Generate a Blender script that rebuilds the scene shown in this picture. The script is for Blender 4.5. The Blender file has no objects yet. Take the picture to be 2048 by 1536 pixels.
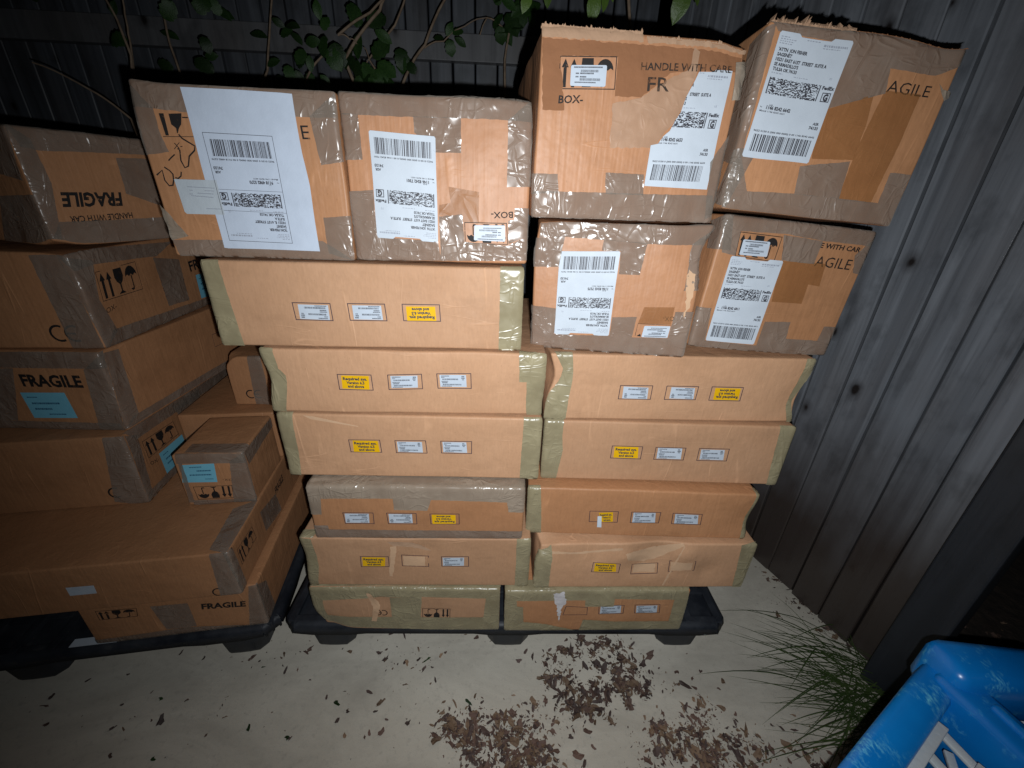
import bpy, bmesh, math, random
import numpy as np
from mathutils import Matrix, Vector
from mathutils.geometry import delaunay_2d_cdt
random.seed(7); rng = np.random.default_rng(7)
S = bpy.context.scene
COL = S.collection
RAD = math.radians

# ------------------------------------------------------------------ camera
CAM = np.array([0, 0, 1.14]); FPX = 822.0
ROT = np.array([[0.99876119, 0.01400133, 0.04774986],
                [-0.03733302, -0.42359145, 0.90508372],
                [0.0328988, -0.90574514, -0.42254398]])      # columns: image right, image down, forward
cd = bpy.data.cameras.new('camera'); cam = bpy.data.objects.new('camera', cd); COL.objects.link(cam)
cd.sensor_width = 36.0; cd.lens = 36.0 * FPX / 2048; cd.clip_start = 0.02; cd.clip_end = 400
M4 = Matrix.Identity(4)
for i in range(3):
    M4[i][0] = ROT[i, 0]; M4[i][1] = -ROT[i, 1]; M4[i][2] = -ROT[i, 2]; M4[i][3] = CAM[i]
cam.matrix_world = M4
S.camera = cam

# ------------------------------------------------------------------ night sky, moon, phone flash, exposure
W = bpy.data.worlds.new('World'); S.world = W; W.use_nodes = True
wn = W.node_tree.nodes; bg = wn['Background']
sky = wn.new('ShaderNodeTexSky'); sky.sky_type = 'NISHITA'; sky.sun_disc = False
sky.sun_elevation = RAD(-14.0); sky.sun_rotation = RAD(40)
W.node_tree.links.new(sky.outputs[0], bg.inputs[0]); bg.inputs[1].default_value = 0.05
sl = bpy.data.lights.new('moonlight', 'SUN'); sl.energy = 0.004; sl.angle = RAD(5); sl.color = (0.8, 0.88, 1)
so = bpy.data.objects.new('moonlight', sl); COL.objects.link(so); so.rotation_euler = (RAD(40), 0, RAD(30))
# the flash of the phone that takes the picture: a little right of and below its lens
fl = bpy.data.lights.new('phone_flash', 'SPOT'); fl.energy = 46; fl.shadow_soft_size = 0.0035
fl.spot_size = RAD(144); fl.spot_blend = 1.0; fl.color = (0.93, 0.975, 1.0)
fo = bpy.data.objects.new('phone_flash', fl); COL.objects.link(fo)
fpos = CAM + ROT[:, 0] * 0.026 + ROT[:, 1] * 0.036
aim = ROT @ np.array([1085 - 1024, 690 - 768, FPX])
fo.location = fpos; fo.rotation_euler = Vector(aim).to_track_quat('-Z', 'Y').to_euler()
S.view_settings.view_transform = 'Standard'; S.view_settings.look = 'None'
S.view_settings.exposure = 0.0; S.view_settings.gamma = 1.0
try: S.view_settings.use_curve_mapping = False
except Exception: pass
S.cycles.max_bounces = 5; S.cycles.transparent_max_bounces = 12
S.cycles.use_denoising = True

# ------------------------------------------------------------------ helpers
def ray(px, py): return ROT @ np.array([px - 1024, py - 768, FPX])
def at_y(px, py, Y):
    d = ray(px, py); return CAM + d * ((Y - CAM[1]) / d[1])
def at_z(px, py, z):
    d = ray(px, py); return CAM + d * ((z - CAM[2]) / d[2])

def tag(o, label=None, cat=None, group=None, kind=None):
    if label: o['label'] = label
    if cat: o['category'] = cat
    if group: o['group'] = group
    if kind: o['kind'] = kind
    return o
def empty(name, loc=(0, 0, 0), rot=None):
    o = bpy.data.objects.new(name, None); COL.objects.link(o); o.empty_display_size = 0.05
    if rot is not None: o.matrix_world = Matrix.Translation(Vector(loc)) @ Matrix([list(map(float, r)) for r in rot]).to_4x4()
    else: o.location = loc
    return o
def meshobj(name, verts, faces, mat, parent=None, smooth=True):
    me = bpy.data.meshes.new(name)
    me.from_pydata([tuple(map(float, v)) for v in verts], [], [tuple(map(int, f)) for f in faces])
    me.materials.append(mat)
    if smooth: me.polygons.foreach_set('use_smooth', [True] * len(me.polygons))
    me.update()
    return linkmesh(name, me, parent)
def linkmesh(name, me, parent=None, loc=None, rot=None, scale=None):
    o = bpy.data.objects.new(name, me); COL.objects.link(o)
    if parent is not None: o.parent = parent
    if loc is not None: o.location = loc
    if rot is not None: o.rotation_euler = rot
    if scale is not None: o.scale = scale
    return o

# ------------------------------------------------------------------ materials
class NT:
    def __init__(s, name):
        s.m = bpy.data.materials.new(name); s.m.use_nodes = True
        s.t = s.m.node_tree; s.n = s.t.nodes; s.b = s.n['Principled BSDF']; s.out = s.n['Material Output']
    def node(s, typ, **kw):
        n = s.n.new(typ)
        for k, v in kw.items():
            if k.startswith('i_'):
                key = k[2:]; key = int(key) if key.isdigit() else key.replace('_', ' ')
                n.inputs[key].default_value = v
            else: setattr(n, k, v)
        return n
    def link(s, a, b): s.t.links.new(a, b)
    def coords(s, scale=(1, 1, 1), kind='Object', rand=True):
        tc = s.node('ShaderNodeTexCoord'); mp = s.node('ShaderNodeMapping')
        mp.inputs['Scale'].default_value = scale
        s.link(tc.outputs[kind], mp.inputs[0])
        if rand:
            oi = s.node('ShaderNodeObjectInfo'); mm = s.node('ShaderNodeVectorMath', operation='SCALE'); mm.inputs[0].default_value = (7.3, 3.1, 5.7)
            s.link(oi.outputs['Random'], mm.inputs['Scale']); s.link(mm.outputs[0], mp.inputs['Location'])
        return mp.outputs[0]
    def noise(s, vec, scale, detail=3, rough=0.55, dist=0.0):
        n = s.node('ShaderNodeTexNoise'); n.inputs['Scale'].default_value = scale; n.inputs['Detail'].default_value = detail
        n.inputs['Roughness'].default_value = rough; n.inputs['Distortion'].default_value = dist
        s.link(vec, n.inputs['Vector']); return n.outputs['Fac']
    def ramp(s, fac, stops):
        r = s.node('ShaderNodeValToRGB'); e = r.color_ramp.elements
        while len(e) < len(stops): e.new(0.5)
        for q, (p, c) in zip(e, stops): q.position = p; q.color = (c if len(c) == 4 else (*c, 1)) if hasattr(c, '__len__') else (c, c, c, 1)
        s.link(fac, r.inputs[0]); return r.outputs[0]
    def mix(s, fac, a, b, mode='MIX'):
        m = s.node('ShaderNodeMix', data_type='RGBA', blend_type=mode)
        for v, k in ((fac, 0), (a, 6), (b, 7)):
            if hasattr(v, 'is_linked') or isinstance(v, bpy.types.NodeSocket): s.link(v, m.inputs[k])
            else: m.inputs[k].default_value = v if k == 0 else ((*v, 1) if len(v) == 3 else v)
        return m.outputs[2]
    def bump(s, h, strength=0.3, dist=0.002, prev=None):
        b = s.node('ShaderNodeBump'); b.inputs['Strength'].default_value = strength; b.inputs['Distance'].default_value = dist
        s.link(h, b.inputs['Height'])
        if prev is not None: s.link(prev, b.inputs['Normal'])
        return b.outputs[0]
    def set(s, **kw):
        for k, v in kw.items():
            inp = s.b.inputs[k.replace('_', ' ')]
            if isinstance(v, bpy.types.NodeSocket): s.link(v, inp)
            else: inp.default_value = (*v, 1) if hasattr(v, '__len__') and len(v) == 3 else v
        return s.m

def mat_cardboard(name, base, dark, spec=0.35, rough=0.6, fl_=0.16):
    k = NT(name); c = k.coords()
    big = k.noise(c, 5, 4, 0.6, 0.4); fib = k.noise(k.coords((260, 260, 60)), 1, 3, 0.7); spk = k.noise(c, 420, 2)
    oi = k.node('ShaderNodeObjectInfo')
    col = k.mix(k.ramp(big, [(0.3, 0.0), (0.75, 1.0)]), base, dark)
    col = k.mix(k.ramp(fib, [(0.35, 0.25), (0.65, 0.0)]), col, tuple(x * 0.62 for x in base))
    col = k.mix(k.ramp(spk, [(0.69, 0.0), (0.76, 0.55)]), col, (0.16, 0.085, 0.04))
    def lines(vec, w_, dist):
        f_ = k.noise(vec, 1, 2, 0.5, dist); d_ = k.node('ShaderNodeMath', operation='SUBTRACT'); k.link(f_, d_.inputs[0]); d_.inputs[1].default_value = 0.5
        a_ = k.node('ShaderNodeMath', operation='ABSOLUTE'); k.link(d_.outputs[0], a_.inputs[0]); return k.ramp(a_.outputs[0], [(0.0, 1.0), (w_, 0.0)])
    ln = k.node('ShaderNodeMath', operation='MULTIPLY'); k.link(lines(k.coords((10, 10, 1.3)), 0.010, 0.4), ln.inputs[0]); k.link(k.ramp(k.noise(c, 9, 3), [(0.5, 0.0), (0.62, 1.0)]), ln.inputs[1])
    l2 = k.node('ShaderNodeMath', operation='MULTIPLY'); k.link(lines(k.coords((3, 3, 26)), 0.012, 0.6), l2.inputs[0]); k.link(k.ramp(k.noise(k.coords((6, 6, 14)), 1, 3), [(0.56, 0.0), (0.66, 1.0)]), l2.inputs[1])
    lm = k.node('ShaderNodeMath', operation='MAXIMUM'); k.link(ln.outputs[0], lm.inputs[0]); k.link(l2.outputs[0], lm.inputs[1])
    col = k.mix(k.ramp(lm.outputs[0], [(0.0, 0.0), (1.0, 0.45)]), col, tuple(min(1, x * 1.3) for x in base))
    grime = k.noise(k.coords((5, 5, 12)), 1, 5, 0.65); col = k.mix(k.ramp(grime, [(0.52, 0.0), (0.78, 0.5)]), col, tuple(x * 0.66 for x in dark))
    hv = k.node('ShaderNodeHueSaturation'); k.link(col, hv.inputs['Color'])
    mr = k.node('ShaderNodeMapRange'); k.link(oi.outputs['Random'], mr.inputs[0]); mr.inputs[3].default_value = 0.88; mr.inputs[4].default_value = 1.08
    k.link(mr.outputs[0], hv.inputs['Value'])
    flute = k.noise(k.coords((130, 130, 1.2)), 1, 1); dent = k.noise(c, 22, 3, 0.5)
    n = k.bump(flute, fl_, 0.0018); n = k.bump(dent, 0.4, 0.007, n); n = k.bump(lm.outputs[0], 0.35, 0.0015, n); n = k.bump(fib, 0.12, 0.0006, n)
    rr = k.ramp(big, [(0.2, rough - 0.1), (0.8, rough + 0.12)])
    return k.set(Base_Color=hv.outputs[0], Roughness=rr, Specular_IOR_Level=spec, Normal=n)
CARD = mat_cardboard('cardboard', (0.455, 0.260, 0.151), (0.395, 0.215, 0.118))
CARDW = mat_cardboard('cardboard_orange', (0.40, 0.196, 0.096), (0.345, 0.16, 0.073), 0.4, 0.5, 0.35)
CARDC = mat_cardboard('cardboard_courier', (0.42, 0.205, 0.104), (0.35, 0.162, 0.078), 0.4, 0.5, 0.45)

def mat_tape(name, col, see, rough, wr=0.5, lines=0.5):
    """packing film: slow waves, a few sharp crease lines, thin and glossy"""
    k = NT(name); c = k.coords()
    wave = k.noise(k.coords((11, 11, 8)), 1, 2, 0.5, 0.8); blot = k.noise(c, 16, 3, 0.6)
    n1 = k.noise(k.coords((20, 20, 7)), 1, 2, 0.5, 1.4); n2 = k.noise(k.coords((9, 9, 24)), 1, 2, 0.5, 1.2)
    def crease(f):
        d = k.node('ShaderNodeMath', operation='SUBTRACT'); k.link(f, d.inputs[0]); d.inputs[1].default_value = 0.5
        ab = k.node('ShaderNodeMath', operation='ABSOLUTE'); k.link(d.outputs[0], ab.inputs[0])
        return k.ramp(ab.outputs[0], [(0.0, 1.0), (0.05, 0.0)])
    gate = k.ramp(blot, [(0.40, 0.0), (0.56, 1.0)])
    cm = k.node('ShaderNodeMath', operation='MAXIMUM'); k.link(crease(n1), cm.inputs[0]); k.link(crease(n2), cm.inputs[1])
    cg = k.node('ShaderNodeMath', operation='MULTIPLY'); k.link(cm.outputs[0], cg.inputs[0]); k.link(gate, cg.inputs[1])
    colr = k.mix(k.ramp(blot, [(0.35, 0.0), (0.7, 1.0)]), tuple(x * 0.9 for x in col), tuple(min(1, x * 1.14) for x in col))
    n = k.bump(wave, wr, 0.012); n = k.bump(cg.outputs[0], lines, 0.003, n)
    k.set(Base_Color=colr, Roughness=k.ramp(blot, [(0.3, rough * 0.75), (0.75, rough * 1.3)]), Specular_IOR_Level=0.6, Normal=n)
    if see > 0:
        t = k.node('ShaderNodeBsdfTransparent'); t.inputs[0].default_value = (0.86, 0.80, 0.74, 1)
        mx = k.node('ShaderNodeMixShader'); f = k.ramp(blot, [(0.3, 1 - see - 0.05), (0.7, 1 - see + 0.05)])
        k.link(f, mx.inputs[0]); k.link(t.outputs[0], mx.inputs[1]); k.link(k.b.outputs[0], mx.inputs[2]); k.link(mx.outputs[0], k.out.inputs[0])
    return k.m
TAPE = mat_tape('clear_tape', (0.245, 0.208, 0.176), 0.48, 0.24, 0.85, 0.42)
TAPEO = mat_tape('olive_tape', (0.285, 0.245, 0.15), 0.16, 0.32, 0.4, 0.35)
TAPEA = mat_tape('amber_tape', (0.36, 0.165, 0.06), 0.68, 0.4, 0.3, 0.2)
TAPEF = mat_tape('loose_tape', (0.31, 0.255, 0.20), 0.30, 0.24, 0.6, 0.4)
RESID = mat_tape('tape_residue', (0.50, 0.315, 0.205), 0.42, 0.5, 0.3, 0.2)

def mat_paper(name, col, rough=0.55, spec=0.3, wr=0.12):
    k = NT(name); c = k.coords(); a = k.noise(c, 30, 4); f = k.noise(c, 300, 2)
    colr = k.mix(k.ramp(a, [(0.35, 0.0), (0.8, 1.0)]), col, tuple(x * 0.9 for x in col))
    return k.set(Base_Color=colr, Roughness=rough, Specular_IOR_Level=spec, Normal=k.bump(f, 0.1, 0.0004, k.bump(a, wr, 0.004)))
PAPER = mat_paper('label_paper', (0.46, 0.505, 0.565)); PAPER2 = mat_paper('plain_paper', (0.44, 0.495, 0.59), 0.5, 0.3, 0.3)
STICK = mat_paper('sticker_paper', (0.43, 0.48, 0.55), 0.45); YEL = mat_paper('yellow_sticker', (0.66, 0.37, 0.004), 0.4)
BLU = mat_paper('blue_sticker', (0.17, 0.46, 0.60), 0.5); POUCH = mat_paper('pouch_paper', (0.41, 0.45, 0.49), 0.35, 0.5, 0.5)
TORN = mat_paper('torn_card', (0.36, 0.225, 0.145), 0.85, 0.1, 0.9); TORND = mat_paper('torn_card_dark', (0.23, 0.105, 0.052), 0.8, 0.1, 0.9)
SCUFF = mat_paper('scuffed_card', (0.50, 0.32, 0.20), 0.8, 0.1, 0.4); TEARW = mat_paper('torn_label_residue', (0.52, 0.49, 0.50), 0.8, 0.1, 0.9)
def mat_ink(name, col, thr):
    k = NT(name); a = k.noise(k.coords(), 90, 5, 0.7)
    t = k.node('ShaderNodeBsdfTransparent'); mx = k.node('ShaderNodeMixShader')
    k.link(k.ramp(a, [(thr - 0.04, 0.25), (thr + 0.05, 1.0)]), mx.inputs[0]); k.link(t.outputs[0], mx.inputs[1]); k.link(k.b.outputs[0], mx.inputs[2]); k.link(mx.outputs[0], k.out.inputs[0])
    return k.set(Base_Color=col, Roughness=0.65, Specular_IOR_Level=0.2)
INK = mat_ink('box_ink', (0.016, 0.014, 0.014), 0.36); INKF = mat_ink('worn_box_ink', (0.03, 0.022, 0.018), 0.47)
k = NT('label_ink'); LINK_ = k.set(Base_Color=(0.035, 0.035, 0.045), Roughness=0.6)
k = NT('faint_label_ink'); LINKF = k.set(Base_Color=(0.26, 0.28, 0.33), Roughness=0.6)
k = NT('frame_ink'); FRAMEI = k.set(Base_Color=(0.055, 0.032, 0.038), Roughness=0.6)
k = NT('blue_ink'); BINK = k.set(Base_Color=(0.03, 0.11, 0.19), Roughness=0.6)

def mat_wood(name, c1, c2, brown, low=0.0, rough=0.45):
    k = NT(name)
    g = k.noise(k.coords((30, 30, 1.1)), 1, 4, 0.55, 0.6); g2 = k.noise(k.coords((120, 120, 4)), 1, 3, 0.6); b = k.noise(k.coords((4, 4, 1.4)), 1, 4, 0.6); bl = k.noise(k.coords((14, 14, 9)), 1, 4, 0.6)
    col = k.mix(k.ramp(g, [(0.28, 0.0), (0.72, 1.0)]), c1, c2)
    col = k.mix(k.ramp(b, [(0.45, 0.0), (0.75, 0.6)]), col, brown)
    col = k.mix(k.ramp(bl, [(0.30, 0.5), (0.48, 0.0)]), col, tuple(x * 0.5 for x in c1))
    col = k.mix(k.ramp(g2, [(0.28, 0.35), (0.45, 0.0)]), col, tuple(x * 0.5 for x in c1))
    tc = k.node('ShaderNodeTexCoord'); sp0 = k.node('ShaderNodeSeparateXYZ'); k.link(tc.outputs['Object'], sp0.inputs[0]); oi = k.node('ShaderNodeObjectInfo')
    cx = k.node('ShaderNodeCombineXYZ'); m1 = k.node('ShaderNodeMath', operation='MULTIPLY_ADD'); k.link(sp0.outputs[0], m1.inputs[0]); m1.inputs[1].default_value = 9; k.link(oi.outputs['Random'], m1.inputs[2])
    m2 = k.node('ShaderNodeMath', operation='MULTIPLY'); k.link(oi.outputs['Random'], m2.inputs[0]); m2.inputs[1].default_value = 57
    m3 = k.node('ShaderNodeMath', operation='MULTIPLY_ADD'); k.link(sp0.outputs[2], m3.inputs[0]); m3.inputs[1].default_value = 6; k.link(m2.outputs[0], m3.inputs[2])
    k.link(m1.outputs[0], cx.inputs[0]); k.link(m3.outputs[0], cx.inputs[1])
    vo = k.node('ShaderNodeTexVoronoi', feature='F1', voronoi_dimensions='2D'); vo.inputs['Scale'].default_value = 1.0; k.link(cx.outputs[0], vo.inputs['Vector'])
    sc_ = k.node('ShaderNodeSeparateColor'); k.link(vo.outputs['Color'], sc_.inputs[0])
    wob = k.node('ShaderNodeMath', operation='MULTIPLY_ADD'); k.link(bl, wob.inputs[0]); wob.inputs[1].default_value = 0.22; k.link(vo.outputs['Distance'], wob.inputs[2])
    kg = k.node('ShaderNodeMath', operation='MULTIPLY'); k.link(k.ramp(wob.outputs[0], [(0.15, 1.0), (0.20, 0.45), (0.31, 0.0)]), kg.inputs[0]); k.link(k.ramp(sc_.outputs[0], [(0.80, 0.0), (0.86, 1.0)]), kg.inputs[1]); kn = kg.outputs[0]
    col = k.mix(kn, col, (0.016, 0.013, 0.013))
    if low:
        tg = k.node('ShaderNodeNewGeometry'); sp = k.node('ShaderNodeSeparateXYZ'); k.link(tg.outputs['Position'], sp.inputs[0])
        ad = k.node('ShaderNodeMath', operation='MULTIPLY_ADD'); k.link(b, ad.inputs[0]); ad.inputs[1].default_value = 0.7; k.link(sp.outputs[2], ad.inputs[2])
        col = k.mix(k.ramp(ad.outputs[0], [(0.60, 0.95), (1.62, 0.0)]), col, (0.040, 0.029, 0.024))   # darker lower ends: mostly shade painted into the wood, plus some damp soil stain
    n = k.bump(g, 0.22, 0.003); n = k.bump(g2, 0.2, 0.001, n); n = k.bump(kn, 0.3, 0.003, n)
    return k.set(Base_Color=col, Roughness=k.ramp(g, [(0.3, rough - 0.05), (0.8, rough + 0.12)]), Specular_IOR_Level=0.5, Normal=n)
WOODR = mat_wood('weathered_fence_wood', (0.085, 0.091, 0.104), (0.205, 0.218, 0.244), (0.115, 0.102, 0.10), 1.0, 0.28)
WOODB = mat_wood('rear_fence_wood', (0.044, 0.048, 0.056), (0.095, 0.103, 0.12), (0.048, 0.038, 0.034))
WOODL = mat_wood('fence_rail_wood', (0.085, 0.085, 0.090), (0.13, 0.13, 0.137), (0.09, 0.075, 0.066))
WOODD = mat_wood('dark_post_wood', (0.010, 0.012, 0.016), (0.020, 0.023, 0.030), (0.014, 0.011, 0.010), 0, 0.5)

k = NT('concrete'); c = k.coords(rand=False)
a = k.noise(c, 3.2, 5, 0.6, 0.3); b = k.noise(c, 60, 4, 0.7); f = k.noise(c, 420, 2); st = k.noise(k.coords((9, 90, 9), rand=False), 1, 3)
colr = k.mix(k.ramp(a, [(0.3, 0.0), (0.72, 1.0)]), (0.48, 0.442, 0.375), (0.585, 0.545, 0.47))
colr = k.mix(k.ramp(b, [(0.55, 0.0), (0.74, 0.6)]), colr, (0.33, 0.305, 0.268))
colr = k.mix(k.ramp(f, [(0.62, 0.0), (0.74, 0.5)]), colr, (0.24, 0.215, 0.19))
colr = k.mix(k.ramp(k.noise(k.coords((2.2, 5, 2), rand=False), 1, 6, 0.7, 0.8), [(0.45, 0.0), (0.72, 0.7)]), colr, (0.34, 0.31, 0.265))
CONC = k.set(Base_Color=colr, Roughness=0.85, Specular_IOR_Level=0.2, Normal=k.bump(st, 0.15, 0.002, k.bump(f, 0.3, 0.0012, k.bump(b, 0.25, 0.003))))
k = NT('black_pallet_plastic'); c = k.coords(); a = k.noise(c, 14, 5, 0.65)
PLAST = k.set(Base_Color=k.ramp(a, [(0.35, (0.010, 0.012, 0.017)), (0.6, (0.022, 0.025, 0.032)), (0.78, (0.060, 0.060, 0.062))]), Roughness=k.ramp(a, [(0.3, 0.42), (0.7, 0.65)]), Specular_IOR_Level=0.4, Normal=k.bump(k.noise(c, 160, 2), 0.15, 0.001))
k = NT('blue_crate_plastic'); c = k.coords(); a = k.noise(c, 16, 5, 0.7); sc = k.noise(k.coords((260, 90, 90)), 1, 4, 0.7); m1 = k.noise(c, 7, 3)
colr = k.mix(k.ramp(m1, [(0.35, 0.0), (0.7, 1.0)]), (0.002, 0.14, 0.46), (0.005, 0.20, 0.58))
ml = k.node('ShaderNodeMath', operation='MULTIPLY'); k.link(k.ramp(a, [(0.52, 0.0), (0.66, 1.0)]), ml.inputs[0]); k.link(k.ramp(sc, [(0.45, 0.0), (0.65, 1.0)]), ml.inputs[1])
colr = k.mix(ml.outputs[0], colr, (0.14, 0.52, 0.72))
BLUEP = k.set(Base_Color=colr, Roughness=0.28, Specular_IOR_Level=0.5, Normal=k.bump(a, 0.12, 0.004))
k = NT('white_wire_coating'); WHITEP = k.set(Base_Color=(0.50, 0.53, 0.55), Roughness=0.5, Normal=k.bump(k.noise(k.coords(), 120, 3), 0.4, 0.002))
def mat_leaf(name, c1, c2, rough=0.4, tr=0.25):
    k = NT(name); a = k.noise(k.coords(), 18, 4); oi = k.node('ShaderNodeObjectInfo')
    col = k.mix(k.ramp(a, [(0.3, 0.0), (0.7, 1.0)]), c1, c2)
    hv = k.node('ShaderNodeHueSaturation'); k.link(col, hv.inputs['Color']); mr = k.node('ShaderNodeMapRange'); k.link(oi.outputs['Random'], mr.inputs[0]); mr.inputs[3].default_value = 0.55; mr.inputs[4].default_value = 1.35; k.link(mr.outputs[0], hv.inputs['Value'])
    k.set(Base_Color=hv.outputs[0], Roughness=rough, Specular_IOR_Level=0.4, Normal=k.bump(a, 0.3, 0.003))
    if tr:
        t = k.node('ShaderNodeBsdfTranslucent'); k.link(hv.outputs[0], t.inputs[0]); mx = k.node('ShaderNodeMixShader'); mx.inputs[0].default_value = tr
        k.link(k.b.outputs[0], mx.inputs[1]); k.link(t.outputs[0], mx.inputs[2]); k.link(mx.outputs[0], k.out.inputs[0])
    return k.m
LEAF = mat_leaf('shrub_leaf', (0.009, 0.029, 0.007), (0.030, 0.072, 0.014), 0.5); LEAFY = mat_leaf('young_leaf', (0.075, 0.14, 0.022), (0.12, 0.20, 0.035))
GRASS = mat_leaf('grass_blade', (0.028, 0.055, 0.014), (0.06, 0.095, 0.025), 0.5, 0.15)
DRY = [mat_leaf('dry_leaf_brown', (0.12, 0.068, 0.054), (0.19, 0.115, 0.088), 0.7, 0), mat_leaf('dry_leaf_tan', (0.19, 0.12, 0.075), (0.26, 0.17, 0.11), 0.7, 0), mat_leaf('dry_leaf_dark', (0.07, 0.046, 0.042), (0.12, 0.078, 0.066), 0.7, 0)]
k = NT('twig_bark'); BARK = k.set(Base_Color=k.ramp(k.noise(k.coords(), 60, 3), [(0.3, (0.13, 0.085, 0.055)), (0.7, (0.22, 0.16, 0.11))]), Roughness=0.8)

# ------------------------------------------------------------------ ground and fences
meshobj('ground', [(-30, -30, 0), (30, -30, 0), (30, 30, 0), (-30, 30, 0)], [(0, 1, 2, 3)], CONC, smooth=False)['kind'] = 'structure'

def board_mesh(w, t, h, seed, mat, seg=10):
    r = random.Random(seed); V = []; F = []
    prof = [(-w/2, 0), (-w/2 + 0.003, -0.003), (w/2 - 0.003, -0.003), (w/2, 0), (w/2, t), (-w/2, t)]
    n = len(prof); ph = r.random() * 6
    for i in range(seg + 1):
        z = h * i / seg; dx = 0.0012 * math.sin(ph + 3 * z); dy = 0.002 * math.sin(ph * 2 + 1.7 * z); e = (r.random() - 0.5) * 0.0016
        for j, (x, y) in enumerate(prof): V.append((x + dx + (e if j in (0, 3) else 0), y + dy, z))
    for i in range(seg):
        for j in range(n): F.append((i*n + j, i*n + (j+1) % n, (i+1)*n + (j+1) % n, (i+1)*n + j))
    F.append(tuple(range(n))[::-1]); F.append(tuple(range(seg*n, seg*n + n)))
    me = bpy.data.meshes.new('board'); me.from_pydata(V, [], F); me.materials.append(mat); me.update(); return me
FC = np.array([0.612, 1.97]); FD = np.array([0.30732, -0.95160])          # corner of the two fences, run of the right one
rear = empty('wooden_fence', (-1.0, 1.97, 0)); tag(rear, 'weathered grey picket fence with a horizontal rail behind the stacked boxes', 'fence')
bms = [board_mesh(0.0805, 0.018, 2.25, i, WOODB) for i in range(4)]
for i in range(37):
    linkmesh('board', bms[i % 4], rear, (FC[0] - 0.046 - i*0.0865 + 1.0, 0.0 + random.uniform(-.0015, .0015), 0.01 + random.uniform(0, .03)))
def boxmesh(x0, x1, y0, y1, z0, z1, bev=0.003):
    bm = bmesh.new(); bmesh.ops.create_cube(bm, size=1)
    for v in bm.verts: v.co = ((x0 + x1)/2 + v.co.x*(x1 - x0), (y0 + y1)/2 + v.co.y*(y1 - y0), (z0 + z1)/2 + v.co.z*(z1 - z0))
    if bev: bmesh.ops.bevel(bm, geom=bm.edges[:], offset=bev, segments=2, affect='EDGES', profile=0.5)
    V = [tuple(v.co) for v in bm.verts]; bm.verts.index_update(); F = [tuple(v.index for v in f.verts) for f in bm.faces]; bm.free(); return V, F
for z0, z1 in ((1.582, 1.667), (0.30, 0.385)):
    V, F = boxmesh(-2.3, 1.57, -0.042, -0.004, z0, z1); meshobj('rail', V, F, WOODL, rear, False)
right = empty('wooden_fence', (FC[0], FC[1], 0)); right.rotation_euler = (0, 0, math.atan2(FD[1], FD[0]))
tag(right, 'weathered grey plank fence running along the right side with dark knots', 'fence')
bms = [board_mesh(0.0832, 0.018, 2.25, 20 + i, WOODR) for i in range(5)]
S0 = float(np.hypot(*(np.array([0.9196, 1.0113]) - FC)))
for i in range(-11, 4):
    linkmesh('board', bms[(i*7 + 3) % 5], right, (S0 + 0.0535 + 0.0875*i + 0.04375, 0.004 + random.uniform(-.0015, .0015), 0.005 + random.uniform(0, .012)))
V, F = boxmesh(S0 + 0.385, S0 + 0.47, -0.055, -0.002, 0, 2.3, 0.004); meshobj('post', V, F, WOODD, right, False)

def fpt(s_, out): return (FC[0] + FD[0]*s_ - FD[1]*out*1.0, FC[1] + FD[1]*s_ + FD[0]*out*1.0)
k = NT('dark_soil'); c = k.coords(rand=False); a = k.noise(c, 30, 5, 0.7); SOIL = k.set(Base_Color=k.ramp(a, [(0.3, (0.012, 0.009, 0.007)), (0.7, (0.045, 0.030, 0.022))]), Roughness=0.9, Normal=k.bump(a, 0.8, 0.02))
meshobj('soil', [(*fpt(-1.2, .012), .006), (*fpt(3.5, .012), .006), (*fpt(3.5, 9), .006), (*fpt(-1.2, 9), .006)], [(0, 1, 2, 3)], SOIL, smooth=False)['kind'] = 'structure'

# ------------------------------------------------------------------ text
_tc = {}
def text(s, bold=0.0):
    key = (s, bold)
    if key in _tc: return _tc[key]
    cu = bpy.data.curves.new('t', 'FONT'); cu.body = s; cu.size = 1; cu.resolution_u = 2; cu.fill_mode = 'FRONT'; cu.offset = bold
    o = bpy.data.objects.new('t', cu); COL.objects.link(o)
    dg = bpy.context.evaluated_depsgraph_get(); ev = o.evaluated_get(dg); me = ev.to_mesh()
    V = np.array([v.co[:2] for v in me.vertices]).reshape(-1, 2); F = [tuple(p.vertices) for p in me.polygons]
    ev.to_mesh_clear(); bpy.data.objects.remove(o); bpy.data.curves.remove(cu)
    cap = 0.729
    if len(V): V = (V - [V[:, 0].min(), 0]) / cap
    _tc[key] = (V, F, float(V[:, 0].max()) if len(V) else 1.0); return _tc[key]

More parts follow.
